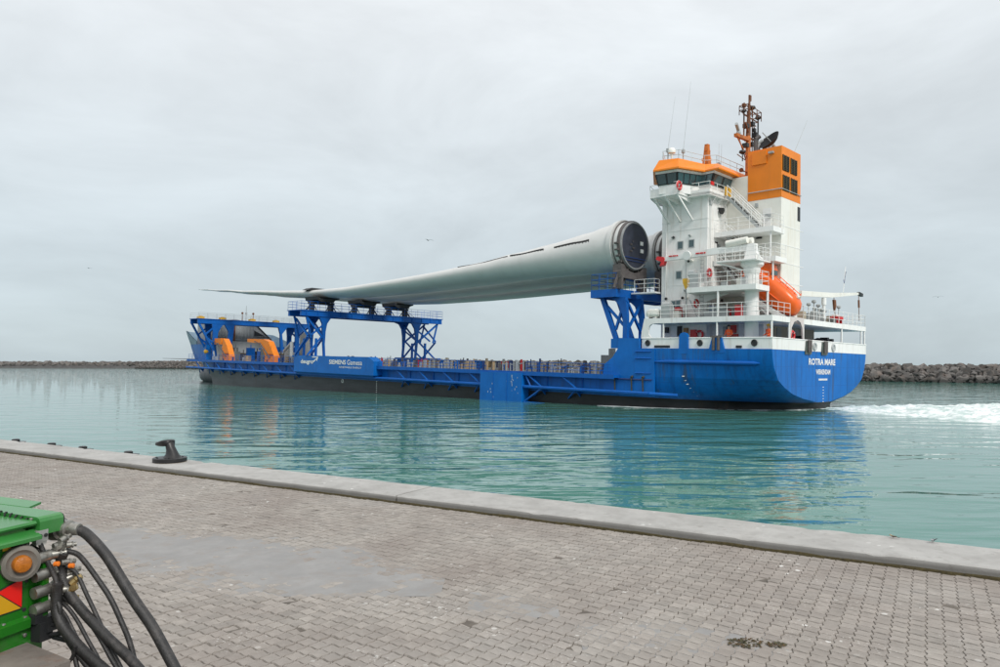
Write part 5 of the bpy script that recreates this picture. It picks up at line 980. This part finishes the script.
def breakwater(label, P, H, wslope, wtop, rock, parts, dark_to=0.0, hstart=0.0):
    e = empty('breakwater', None, label, 'breakwater'); P = [Vector((*p, 0)) for p in P]; HH = H if isinstance(H, tuple) else (H,) * len(P); seg = list(zip(P[:-1], P[1:], HH[:-1], HH[1:]))
    b = B(); rings = []
    for i, p in enumerate(P):
        H = HH[i]; d = (P[min(i+1, len(P)-1)] - P[max(i-1, 0)]).normalized(); nn = Vector((d.y, -d.x, 0))
        if nn.dot(-p) < 0: nn = -nn
        rings.append([p + nn*1 - Vector((0,0,1.5)), p - nn*(wslope-.3) + Vector((0,0,H-.55)), p - nn*(wslope+wtop) + Vector((0,0,H-.55)), p - nn*(2*wslope+wtop+1) - Vector((0,0,1.5))])
    b.loft(rings); b.build('core', core_m, e)
    L = []
    for a, c, h0, h1 in seg:
        H = (h0 + h1) / 2; d = (c - a).normalized(); nn = Vector((d.y, -d.x, 0)); ln = (c - a).length
        if nn.dot(-(a + c) / 2) < 0: nn = -nn
        rows = max(3, int(math.hypot(wslope, H) / (rock * .62)))
        x = 0
        while x < ln:
            H = h0 + (h1 - h0) * x / ln
            for r_ in range(rows + 3):
                t = r_ / (rows - .5); q = a + d * (x + rnd.uniform(-.45, .45) * rock) - nn * (wslope * t if t <= 1 else wslope + rnd.random() * wtop) ; z = H * min(t, 1.0) - .28 * rock + rnd.uniform(-.15, .15) * rock
                if z < dark_to: continue
                L.append((q.length, q + Vector((0, 0, z)), rock * rnd.choice((.7, .9, 1.1, 1.3, 1.6, 1.9)) * rnd.uniform(.85, 1.15)))
            x += rock * .78
    L.sort(key=lambda t: (0 if (ndc(t[1]) and 350 < ndc(t[1])[0] < 520) else 1, t[0])); vs, fs = [], []
    for i, (_, p, sc) in enumerate(L):
        me = rnd.choice(rock_meshes); rot = Matrix.Rotation(rnd.uniform(0, 6.28), 4, 'Z') @ Matrix.Rotation(rnd.uniform(-.7, .7), 4, 'X')
        if i < parts:
            o = bpy.data.objects.new('rock', me); col.objects.link(o); o.parent = e; o.matrix_local = T_(p) @ rot @ Matrix.Diagonal((sc, sc, sc, 1))
        else:
            k = len(vs); M = T_(p) @ rot @ Matrix.Diagonal((sc, sc, sc, 1)); vs.extend(tuple(M @ v.co) for v in me.vertices); fs.extend(tuple(k + j for j in f.vertices) for f in me.polygons)
    if vs: b = B(); b.v, b.f, b.mi = vs, fs, [0]*len(fs); tag(b.build('rock_field', rock_m, e), kind='stuff')
    return e
breakwater('long breakwater of brown grey boulders right of the stern and behind the ship', [(150, 68), (88.6, 126.8), (72.3, 142), (40, 172), (0, 212), (-70, 292), (-190, 445), (-236, 462)], (2.7, 2.95, 3.1, 3.6, 4.0, 4.3, 4.9, 4.4), 4.2, 3.0, 1.05, 300)
breakwater('low distant breakwater along the far left horizon, dark at its foot', [(-205, 470), (-300, 500), (-520, 560), (-900, 640)], 4.0, 6, 4, 1.9, 0, 2.0)
b = B(); b.tube((0, 0, 0), (0, 0, 7.5), .14, 8, .09); b.lathe([(.3, 7.5), (.45, 7.6), (.45, 8.3), (.1, 8.8)], (0, 0, 0), (0, 0, 1), 10); o = b.build('harbour_beacon', lgrey, None, 40); o.location = (-194, 452, 4.0); tag(o, 'thin beacon post on the distant breakwater left of the bow', 'beacon')

# ------------------------------------------------------------------ wake foam
foam_m = mat('foam', (0.80, 0.83, 0.83), 0.75, var=0.05, scale=2.0, coord='Object')
world_blotch(foam_m, (0.30, 0.42, 0.40), 0.6, 0.46, 0.62, 0.75); world_blotch(foam_m, (0.42, 0.54, 0.52), 2.6, 0.48, 0.60, 0.85)
AFT = Vector((0.6976, -0.7164, 0)); STB = Vector((0.7164, 0.6976, 0)); ST = Vector((25.9, 57.6, 0))
def wake(name, x0, x1, lo, hi, amp, st, seed, lev):
    nx = int((x1 - x0) / st); vs, fs, keep = [], [], {}
    for i in range(nx + 1):
        x = x0 + i * st; a, c = lo(x), hi(x); ny = int((c - a) / st)
        j0 = int(a / st) - 6; j1 = int(c / st) + 6
        for j in range(j0, j1 + 1):
            y = j * st; ed = min(y - a, c - y); p = ST + AFT * x + STB * y
            nz = noise.fractal(Vector((x * .30, y * .85, seed)), .8, 2.1, 5); n2 = noise.fractal(Vector((x * 1.5, y * 3.2, seed + 5)), .9, 2, 4)
            z = lev + min(max(ed, -1) * .055, .22) + amp * (.55 * nz + .45 * n2) * min(1, .25 + max(ed, 0) * .3)
            if z > -.40: keep[(i, j)] = len(vs); vs.append((p.x, p.y, z))
    for (i, j) in keep:
        if all(k in keep for k in ((i+1, j), (i+1, j+1), (i, j+1))): fs.append((keep[(i, j)], keep[(i+1, j)], keep[(i+1, j+1)], keep[(i, j+1)]))
    b = B(); b.add(vs, fs); tag(b.build(name, foam_m, None, 180), kind='stuff')
wake('wake_foam', .1, 48, lambda x: -1.2 - .52 * x - (.6 if x > 2 else 0), lambda x: 1.8 + min(x, 9) * 1.6 + max(0, x - 9) * .35, .30, .20, 1.0, -.07)
wake('wake_foam', -15, .6, lambda x: -hb(-x, 1.05) - .55, lambda x: -hb(-x, 1.05) + .1, .10, .08, 4.0, .0)

# ------------------------------------------------------------------ bollard, fenders, birds, weeds
bol_m = mat('bollard_paint', (0.011, 0.011, 0.012), 0.38, var=0.3, scale=6, bump=.003, bscale=40, blotch=((0.04, 0.034, 0.028), 0.6, 7))
bo = empty('mooring_bollard', T_((-6.02, 13.12, ZC)) @ Matrix.Rotation(ang, 4, 'Z') @ Matrix.Diagonal((.82, .82, .84, 1)), 'black cast iron mooring bollard on the quay coping', 'bollard')
b = B(); b.lathe([(.30, .0), (.355, .012), (.355, .085), (.34, .098), (.30, .10)], (0, 0, 0), (0, 0, 1), 28); bp = b.build('base_plate', bol_m, bo, 40)
b = B(); K = 16
def el(c, rx, ry, nx=0.0): return [(c[0] + rx*math.cos(2*math.pi*i/K) + nx, c[1] + ry*math.sin(2*math.pi*i/K), c[2]) for i in range(K)]
b.loft([el((.07, 0, .08), .25, .20), el((.085, 0, .12), .20, .16), el((.085, 0, .17), .16, .125), el((.055, 0, .25), .13, .10), el((.005, 0, .33), .105, .095), el((-.02, 0, .40), .095, .10), el((-.04, 0, .45), .08, .09), el((-.05, 0, .465), .04, .05)]); b.build('horn_post', bol_m, bo, 60)
b = B()
def hk(x, w, z0, z1): return [(x, -w, z0 + .02), (x, -w*.7, z0), (x, w*.7, z0), (x, w, z0 + .02), (x, w, z1 - .025), (x, w*.7, z1), (x, -w*.7, z1), (x, -w, z1 - .025)]
b.loft([hk(-.40, .07, .345, .395), hk(-.375, .11, .330, .412), hk(-.25, .135, .325, .440), hk(-.12, .14, .330, .470), hk(.0, .12, .345, .476), hk(.05, .06, .36, .46)]); b.build('hook', bol_m, bo, 45)
for x, y in ((.21, .17), (.21, -.17), (-.2, .19), (-.2, -.19), (-.05, .27), (-.05, -.27)): b = B(); b.lathe([(.022, .09), (.022, .112), (.010, .115)], (x, y, 0), (0, 0, 1), 6); b.build('bolt', bol_m, bo)
b = B(); b.lathe([(.345, -.035), (.355, .0), (.30, .004)], (0, 0, .002), (0, 0, 1), 24); bo_g = b.build('grout_pad', mat('stained_grout', (.36, .27, .19), .9, var=.2, scale=8), bo)
for x, y, l in ((-11.48, 16.67, 'leftmost'), (-10.11, 15.9, 'second from the left'), (-9.05, 15.24, 'third from the left'), (-7.64, 14.38, 'nearest the bollard')):
    q = Vector((x, y, 0)); a = q.dot(QT); e = empty('quay_fender', T_(qw(a, 8.585, 0)) @ Matrix.Rotation(ang, 4, 'Z'), f'dark rubber fender top on the quay edge, {l} of four', 'fender', 'rubber fenders along the quay edge')
    b = B(); b.prism([(-.17, .0), (.17, .0), (.15, .16), (.07, .24), (-.07, .24), (-.15, .16)], 2, .3, 1.79); b.build('rubber_body', bol_m, e)
    b = B(); b.lathe([(.085, 0), (.085, .055), (.06, .068), (.02, .07)], (0, .05, 1.79), (0, 0, 1), 12); b.build('cap', bol_m, e)
def bird(P, sz, rz, label, fly=True, c=grey):
    e = empty('bird', T_(P) @ Matrix.Rotation(rz, 4, 'Z') @ Matrix.Diagonal((sz, sz, sz, 1)), label, 'bird', 'gulls in the sky' if fly else None); K_ = 8
    b = B(); b.loft([[(r*math.cos(2*math.pi*i/K_), y, z + r*math.sin(2*math.pi*i/K_)) for i in range(K_)] for y, r, z in ((-.5, .02, .02), (-.3, .05, .02), (-.05, .1, 0), (.15, .1, .02), (.28, .06, .07), (.36, .07, .10), (.43, .045, .10), (.50, .008, .09))]); b.build('body', c, e, 60)
    if fly:
        for sg in (-1, 1): b = B(); b.loft([[(sg*x, y0, z), (sg*x, (y0+y1)/2, z + .02), (sg*x, y1, z), (sg*x, (y0+y1)/2, z - .01)] for x, y0, y1, z in ((.06, -.14, .14, .03), (.4, -.05, .2, .2), (.8, -.12, .06, .14), (1.1, -.24, -.18, .02))]); b.build('wing', c, e, 40)
    else:
        for sg in (-1, 1):
            b = B(); b.loft([[(sg*.09, -.42, .0), (sg*.12, -.4, .05), (sg*.08, -.42, .08)], [(sg*.1, .1, -.04), (sg*.13, .1, .03), (sg*.08, .1, .09)]]); b.build('wing', black, e)
            b = B(); b.tube((sg*.04, 0, -.06), (sg*.05, .02, -.25), .012, 5); b.tube((sg*.05, .02, -.25), (sg*.05, .1, -.255), .012, 4); b.build('leg', rackm, e)
        b = B(); b.prism([(-.05, -.48), (.05, -.48), (.06, -.85), (-.06, -.85)], 2, .0, .025); b.build('tail', black, e)
def px(x, y, d): return Vector(((x-500)/715.0*d, d*math.cos(tp) + (y-333.5)/715*d*math.sin(tp), EYE + d*math.sin(tp) - (y-333.5)/715*d*math.cos(tp)))
bird(Vector((-11.1, 110, 22.6)), .8, .7, 'dark gull gliding in the sky above the blade'); bird(Vector((43, 70, 10.1)), .45, -.6, 'gull flying low in the sky right of the stern crane'); bird(Vector((-52.0, 90, 15.6)), .35, 1.2, 'tiny gull in the sky far left above the water')
bird(Vector((4.33, 7.23, ZC + .0285)), .11, 2.2, 'small dark bird perched on the coping edge at the right', False); bird(Vector((4.03, 7.41, ZC + .023)), .09, .4, 'small grey bird on the coping left of the dark one', False, tan)
grn = mat('weed_leaf', (0.045, 0.042, 0.014), 0.7, var=.4, scale=30); grb = mat('weed_dry', (0.075, 0.045, 0.018), .9, var=.4, scale=30)
for (x, y), nn_, rr, lab in (((1.66, 4.93), 130, .085, 'broad clump of low brown weed growing between the pavers'), ((1.86, 4.90), 60, .045, 'small clump of low weed right of the broader clump')):
    e = empty('weed_clump', T_((x, y, ZP)), lab, 'weed')
    for k in range(nn_):
        a = rnd.random()*6.28; r_ = rr*math.sqrt(rnd.random()); c = Vector((r_*math.cos(a)*1.5, r_*math.sin(a), .002)); d = Vector((rnd.gauss(0,1), rnd.gauss(0,1), rnd.uniform(.02, .35))).normalized() * rnd.uniform(.010, .024); w = d.cross(Vector((0,0,1))).normalized()*.006
        b = B() if k == 0 or k % 1 == 0 else b
        if k == 0: bb = [B(), B()]
        bb[k % 2].add([c - w, c + d*.5 - w*1.6 + Vector((0,0,.002)), c + d, c + d*.5 + w*1.6, c + w], [(0, 1, 2, 3, 4)])
    bb[0].build('foliage', grn, e); bb[1].build('foliage', grb, e)

# ------------------------------------------------------------------ green power pack on the quay, with its hydraulic hoses
gr = mat('green_paint', (0.014, 0.145, 0.010), 0.26, var=0.14, scale=6, blotch=((0.05, 0.10, 0.035), 0.75, 14), streak=((0.035, 0.06, 0.03), 0.5, 14, 2.5), bump=.0012, bscale=45, spec=0.6)
gtop = mat('green_paint_top', (0.035, 0.20, 0.04), 0.25, var=0.12, scale=5, blotch=((0.09, 0.22, 0.09), 0.5, 7), spec=0.6)
steel = mat('worn_steel', (0.33, 0.32, 0.29), 0.38, metal=0.75, var=0.3, scale=30, blotch=((0.10, 0.08, 0.06), 0.7, 40))
rub = mat('hose_rubber', (0.022, 0.021, 0.021), 0.5, var=0.35, scale=25, blotch=((0.075, 0.066, 0.062), 0.8, 22), streak=((0.07, 0.062, 0.058), 0.5, 60, 18), bump=.003, bscale=190)
rubg = mat('lamp_rubber', (0.17, 0.155, 0.135), 0.8, var=0.2, scale=20); amber = mat('amber_lens', (0.42, 0.13, 0.012), 0.25, var=0.25, scale=60, bump=.002, bscale=200)
rred = mat('reflector_red', (0.80, 0.012, 0.008), 0.3, var=0.04); ryel = mat('reflector_yellow', (0.62, 0.33, 0.01), 0.3, var=0.05)
slab_m = mat('rusty_deck', (0.185, 0.16, 0.142), 0.8, var=0.25, scale=8, bump=.004, bscale=50, blotch=((0.17, 0.085, 0.05), 0.95, 7)); dark_r = mat('seal_rubber', (.012, .014, .012), .5)
veh = empty('power_pack', Matrix(((.946, .324, 0, -1.691), (-.324, .946, 0, 2.6), (0, 0, 1, ZP), (0, 0, 0, 1))), 'green hydraulic power pack with hose couplings and reflective triangle plate at the lower left', 'power pack')
b = B(); b.prism([(-1.9, .62), (.0, .62), (.0, 1.285), (-.03, 1.31), (-1.9, 1.31)], 0, -.02, 0.0); b.prism([(-1.9, .62), (0, .62), (0, 1.305), (-1.9, 1.305)], 0, -.75, -.021); body = b.build('body', gr, veh)
b = B(); b.loft([[(-.75, y, 1.312), (.012, y, 1.312), (.018, y, 1.320), (.012, y, 1.328), (-.75, y, 1.36)] for y in (-1.9, .012)]); b.build('top_plate', gtop, veh)
b = B(); b.loft([[(.0, y, 1.262), (.045, y, 1.266), (.045, y, 1.278), (0, y, 1.298)] for y in (-1.9, .012)]); b.build('ledge', gtop, veh)
b = B(); b.loft([[(0, -1.9, .95), (.016, -1.9, .95), (.016, -1.9, .985), (0, -1.9, .995)], [(0, -.0, .955), (.016, -.0, .955), (.016, -.0, .985), (0, -.0, .995)]]); b.build('swage', gr, veh)
b = B(); b.loft([[(0, -.6, 1.10), (.014, -.6, 1.11), (.014, -.6, 1.125), (0, -.6, 1.14)], [(0, 0.0, 1.20), (.014, 0.0, 1.205), (.014, 0.0, 1.215), (0, 0.0, 1.225)]]); b.build('swage', gr, veh)
for y, z in ((.012, 1.165), (.012, 1.12), (.005, 1.02)): b = B(); b.lathe([(.008, -.004), (.008, .001), (.004, .0015)], (0, y - .02, z), (1, 0, 0), 8); b.build('rivet', black, veh)
# hood behind, with black edge seal
b = B()
def hood(y): return [(-.75, y, 1.275), (.022, y, 1.275), (.022, y, 1.322), (.016, y, 1.334), (.004, y, 1.339), (-.16, y, 1.345), (-.75, y, 1.36)]
b.loft([hood(.02), hood(.115)]); b.loft([[(x, y, z) for x, y, z in ((-.75, .115, 1.361), (-.16, .115, 1.346), (-.20, .20, 1.349), (-.75, .20, 1.365))], [(x, y, z) for x, y, z in ((-.75, .115, 1.352), (-.16, .115, 1.337), (-.20, .20, 1.340), (-.75, .20, 1.356))]]); b.build('hood', gtop, veh)
b = B(); b.pipe([(-.17, .117, 1.336), (.0, .117, 1.334), (.012, .117, 1.329), (.017, .117, 1.318), (.017, .117, 1.28)], .0055, 6); b.build('edge_seal', dark_r, veh, 60)
b = B(); b.box(-.15, .014, .112, .1165, 1.278, 1.326); b.build('hood_panel', gr, veh)
b = B(); b.prism([(-.035, 1.300), (-.018, 1.300), (-.020, 1.318), (-.03, 1.312)], 1, .116, .119); b.build('orange_sticker', mat('sticker_orange', (.8, .2, .02), .5), veh)
b = B(); b.box(.0, .004, -.012, -.003, 1.205, 1.235); b.build('yellow_sticker', yellow, veh)
# lamp and triangular reflector plate on the side
L0 = Vector((.03, -.056, 1.196)); ax = Vector((1, -.45, .05)).normalized()
b = B(); b.lathe([(.060, -.03), (.063, -.01), (.060, .012), (.048, .018), (.040, .010), (.034, .008)], L0, ax, 32); lamp = b.build('marker_lamp', rubg, veh, 40)
b = B(); b.lathe([(.030, .0), (.030, .022), (.026, .029), (.012, .034), (.001, .035)], L0 + ax*.004, ax, 24)
for k in range(10): a = 2*math.pi*k/10; u_ = ax.orthogonal().normalized(); v_ = ax.cross(u_); p = L0 + ax*.032 + (u_*math.cos(a) + v_*math.sin(a))*.018; b.lathe([(.003, -.004), (.003, .002), (.001, .003)], p, ax, 6)
b.build('lens', amber, lamp, 40)
b = B(); b.prism([(-.026, 1.137), (-.026, 1.027), (-.215, 1.027), (-.118, 1.113)], 0, .0005, .004); plate = b.build('reflector_plate', black, veh)
def rp(m, pts): b = B(); b.prism(pts, 0, .0042, .0058); b.build('reflector', m, plate)
rp(rred, [(-.029, 1.133), (-.029, 1.034), (-.116, 1.109)]); rp(ryel, [(-.118, 1.107), (-.031, 1.031), (-.208, 1.031)])
for y, z in ((-.012, 1.245), (-.06, 1.245), (-.012, .99), (-.012, .93), (-.012, .87), (-.09, .99)):
    b = B(); b.lathe([(.0075, 0), (.0075, .005), (.004, .0065)], (0.0005, y, z), (1, 0, 0), 6); b.build('bolt', steel, veh)
b = B(); b.box(.0004, .0012, -.10, -.07, 1.245, 1.258); b.build('warning_decal', yellow, veh)
for x, y in ((-.02, .02), (-.02, -.12), (-.10, .03), (-.10, -.2)):
    b = B(); b.lathe([(.008, 0), (.008, .005), (.004, .007)], (x, y, 1.328), (0, 0, 1), 6); b.build('bolt', steel, veh)
# end face with the couplings
b = B(); b.box(-.74, -.003, .001, .06, .70, 1.20); b.build('end_plate', gr, veh)
def coupling(x, y0, z, L, r, dz=0.0, dx=0.0):
    d = Vector((dx, 1, dz)).normalized(); b = B(); p = Vector((x, y0, z))
    b.lathe([(r, 0), (r, L*.42), (r*.82, L*.44), (r*.82, L*.5), (r*.95, L*.52), (r*.95, L*.68), (r*.62, L*.72), (r*.62, L*.82), (r*.78, L*.84), (r*.78, L*.97), (r*.5, L)], p, d, 12); c = b.build('coupling', steel, veh, 35)
    b = B(); b.lathe([(r*.97, L*.53), (r*1.08, L*.55), (r*1.08, L*.65), (r*.97, L*.67)], p, d, 6); b.build('hex_nut', steel, c); return p + d*L
for z in (1.192, 1.132, 1.072, 1.012): coupling(.022, .002, z, .135, .0215, .06, .05)
b = B(); b.box(-.01, .03, .03, .055, .96, 1.19); b.build('manifold', gr, veh)
b = B(); b.box(-.004, .024, .006, .052, 1.252, 1.292); b.box(-.002, .02, .01, .05, 1.24, 1.252); b.build('valve_block', mat('cast_alloy', (.48, .48, .46), .4, metal=.6, var=.2, scale=30), veh)
b = B(); b.lathe([(.008, -.001), (.008, .003), (.002, .004)], (.024, .02, 1.272), (1, 0, 0), 10); b.lathe([(.007, -.001), (.007, .003), (.002, .004)], (.024, .042, 1.272), (1, 0, 0), 10); b.build('port_plug', black, veh)
# the large hose coupling
pA = Vector((-.045, .125, 1.272)); dA = Vector((.98, .12, .02)).normalized(); b = B()
b.lathe([(.034, 0), (.040, .005), (.042, .022), (.040, .040), (.030, .044), (.030, .058), (.033, .060), (.033, .074), (.024, .078), (.022, .115), (.020, .12)], pA, dA, 20); cA = b.build('coupling', steel, veh, 35)
b = B(); b.lathe([(.0415, .004), (.0435, .008), (.0435, .032), (.0415, .038)], pA, dA, 24, False); b.build('clamp_band', mat('clamp_olive', (.16, .145, .12), .5, metal=.5), cA, 40)
def hose(pts, r, n=12, k=9, ribs=False):
    q = smooth_path(pts, k); b = B(); b.pipe(q, r, n); return b.build('hose', rub, veh, 70)
hose([pA + dA*.10, (.085, .15, 1.262), (.139, .15, 1.230), (.204, .15, 1.178), (.263, .15, 1.113), (.335, .15, 1.034), (.415, .15, .955), (.489, .14, .880), (.575, .12, .800), (.70, .08, .69), (.80, .02, .60)], .0190, 16)
c2 = coupling(.03, .06, 1.196, .05, .017, .05, .6); hose([(.055, .10, 1.203), (.085, .12, 1.190), (.125, .12, 1.165), (.176, .12, 1.120), (.249, .12, 1.048), (.305, .12, .968), (.350, .12, .890), (.39, .11, .80), (.43, .09, .70), (.45, .06, .60)], .0095)
c3 = coupling(.045, .075, 1.228, .04, .019, -.7, -.1); hose([(.058, .09, 1.200), (.040, .092, 1.165), (.042, .095, 1.118), (.080, .095, 1.055), (.16, .095, .988), (.275, .09, .918), (.391, .085, .855), (.504, .07, .785), (.62, .04, .70), (.72, 0, .62)], .0175, 14)
hose([(.075, .055, 1.100), (.070, .055, 1.065), (.076, .05, 1.005), (.118, .045, .950), (.205, .04, .890), (.309, .035, .840), (.422, .025, .795), (.53, 0, .73), (.64, -.04, .64)], .0185, 14)
hose([(.055, .09, 1.040), (.105, .09, 1.018), (.16, .09, .985), (.228, .09, .925), (.295, .085, .855), (.36, .08, .785), (.42, .06, .70)], .0080); hose([(.05, .08, 1.025), (.09, .08, 1.010), (.14, .08, .968), (.20, .075, .905), (.265, .07, .835), (.33, .05, .75), (.38, .03, .66)], .0070)
hose([(.05, .07, 1.015), (.095, .07, .985), (.15, .065, .925), (.21, .06, .86), (.28, .04, .775), (.34, .01, .68)], .0060)
hose([(.06, .10, 1.150), (.10, .11, 1.120), (.15, .11, 1.050), (.21, .11, .965), (.28, .10, .880), (.36, .09, .790), (.44, .06, .70)], .0075)
hose([(.05, .05, 1.060), (.09, .05, 1.020), (.10, .045, .965), (.15, .04, .905), (.24, .03, .845), (.34, .01, .790), (.44, -.03, .73)], .0090)
hose([(.06, .08, .985), (.10, .08, .950), (.17, .075, .880), (.24, .06, .800), (.31, .04, .72)], .0055)
hose([(.010, .03, 1.250), (.022, .035, 1.215), (.040, .045, 1.165), (.058, .055, 1.120), (.072, .055, 1.085)], .0085); hose([(-.03, .03, 1.235), (0, .03, 1.222), (.02, .035, 1.205), (.035, .04, 1.188)], .0060)
hose([(.205, .02, .905), (.19, .02, .86), (.15, .01, .825), (.10, 0, .80), (.04, -.02, .78)], .0065); hose([(.16, .04, .93), (.20, .03, .84), (.26, .02, .72), (.30, .0, .62)], .008)
for k in range(9):
    x, y, z = rnd.uniform(.03, .075), rnd.uniform(.06, .12), rnd.choice((1.225, 1.20, 1.165, 1.13, 1.10, 1.07, 1.035, 1.015, 1.24)); coupling(x, y, z, rnd.uniform(.03, .05), rnd.uniform(.009, .014), rnd.uniform(-.3, .5), rnd.uniform(-.2, .9))
# brass fittings and the dark bracket with plugs under the couplings
for p, d in (((.075, .09, 1.055), (.6, .3, .5)), ((.062, .1, 1.035), (.7, .3, -.1)), ((.085, .1, 1.085), (.5, .4, .6))): b = B(); b.lathe([(.012, 0), (.012, .02), (.009, .022), (.014, .024), (.014, .04), (.007, .044)], p, d, 8); b.build('fitting', mat('brass', (.5, .36, .16), .35, metal=.8) if 'brass' not in MATS else MATS['brass'], veh, 35)
for p in ((.075, .1, 1.15), (.05, .06, 1.165)): b = B(); b.lathe([(.009, 0), (.009, .016), (.005, .018)], p, (1, .2, .1), 10); b.build('orange_cap', MATS['sticker_orange'], veh, 40)
b = B(); b.box(.004, .05, .01, .06, .90, .965); b.box(.0, .035, .0, .03, .965, 1.0); b.box(.02, .06, .03, .07, .93, .985); b.build('plug_bracket', black, veh)
for z in (.95, .915): b = B(); b.tube((.05, .05, z), (.115, .055, z + .012), .008, 8); b.build('plug', black, veh, 50)
b = B(); b.tube((.055, .06, .905), (.135, .06, .895), .010, 8, .006); b.build('plug', black, veh, 50)
for k in range(4): q = rnd.uniform(.0, .03); hose([(.05, .06, .96 + q), (.09, .07, .95 + q*1.5), (.10, .07, .92 + q), (.07, .06, .90 + q)], .0022, 5, 5)
b = B(); pts = []
for i in range(260):
    t = i / 259; a = t * 2*math.pi*15; pts.append((-.42 + .405*t + .0, .015 + .010*math.cos(a), 1.345 - .028*t*t + .012*math.sin(a) + .004 - .012*max(0, t - .7)))
b.pipe(pts, .0030, 5); b.build('coiled_cable', dark_r, veh, 70)
# rusty deck slab in front
tk = [(-.40, -.135), (-.055, .015), (.275, -.062), (.33, -.30), (.10, -1.9), (-.9, -1.9)]
b = B(); b.prism([(p[0], p[1]) for p in [(-.055, .012), (.285, -.066), (.20, -1.9), (-.019, -1.9), (-.019, -.04)]], 2, .862, .900); b.build('load_deck', slab_m, veh)
b = B(); b.prism([(.262, -.075), (.290, -.066), (.205, -1.9), (.177, -1.9)], 2, .80, .8615); b.prism([(.0, -.02), (.25, -.08), (.17, -1.9), (.0, -1.9)], 2, .60, .862); b.build('deck_edge', mat('edge_rust', (.10, .06, .045), .85, var=.3, scale=12), veh)
b = B(); b.prism([(.291, -.10), (.40, -.13), (.33, -1.9), (.206, -1.9)], 2, .80, .845); b.build('lower_step', slab_m, veh)
b = B()
for y in (-.45, -1.3): b.lathe([(.30, -.12), (.34, -.10), (.34, .10), (.30, .12)], (-.12, y, .35), (1, 0, 0), 24)
b.build('wheel', rub, veh, 40)
b = B(); b.box(-.7, -.05, -1.85, -.05, .35, .62); b.build('chassis', black, veh)

# ------------------------------------------------------------------ tidy: nothing deeper than thing > part > sub-part
def depth(o):
    k = 0
    while o.parent: o = o.parent; k += 1
    return k
bpy.context.view_layer.update()
for o in list(bpy.data.objects):
    while depth(o) > 2:
        p = o.parent; M = p.matrix_local @ o.matrix_local; o.parent = p.parent; o.matrix_local = M

# ------------------------------------------------------------------ render
scene.render.engine = 'CYCLES'
scene.cycles.samples = 128
scene.cycles.max_bounces = 6
scene.render.resolution_x, scene.render.resolution_y = 1024, 683
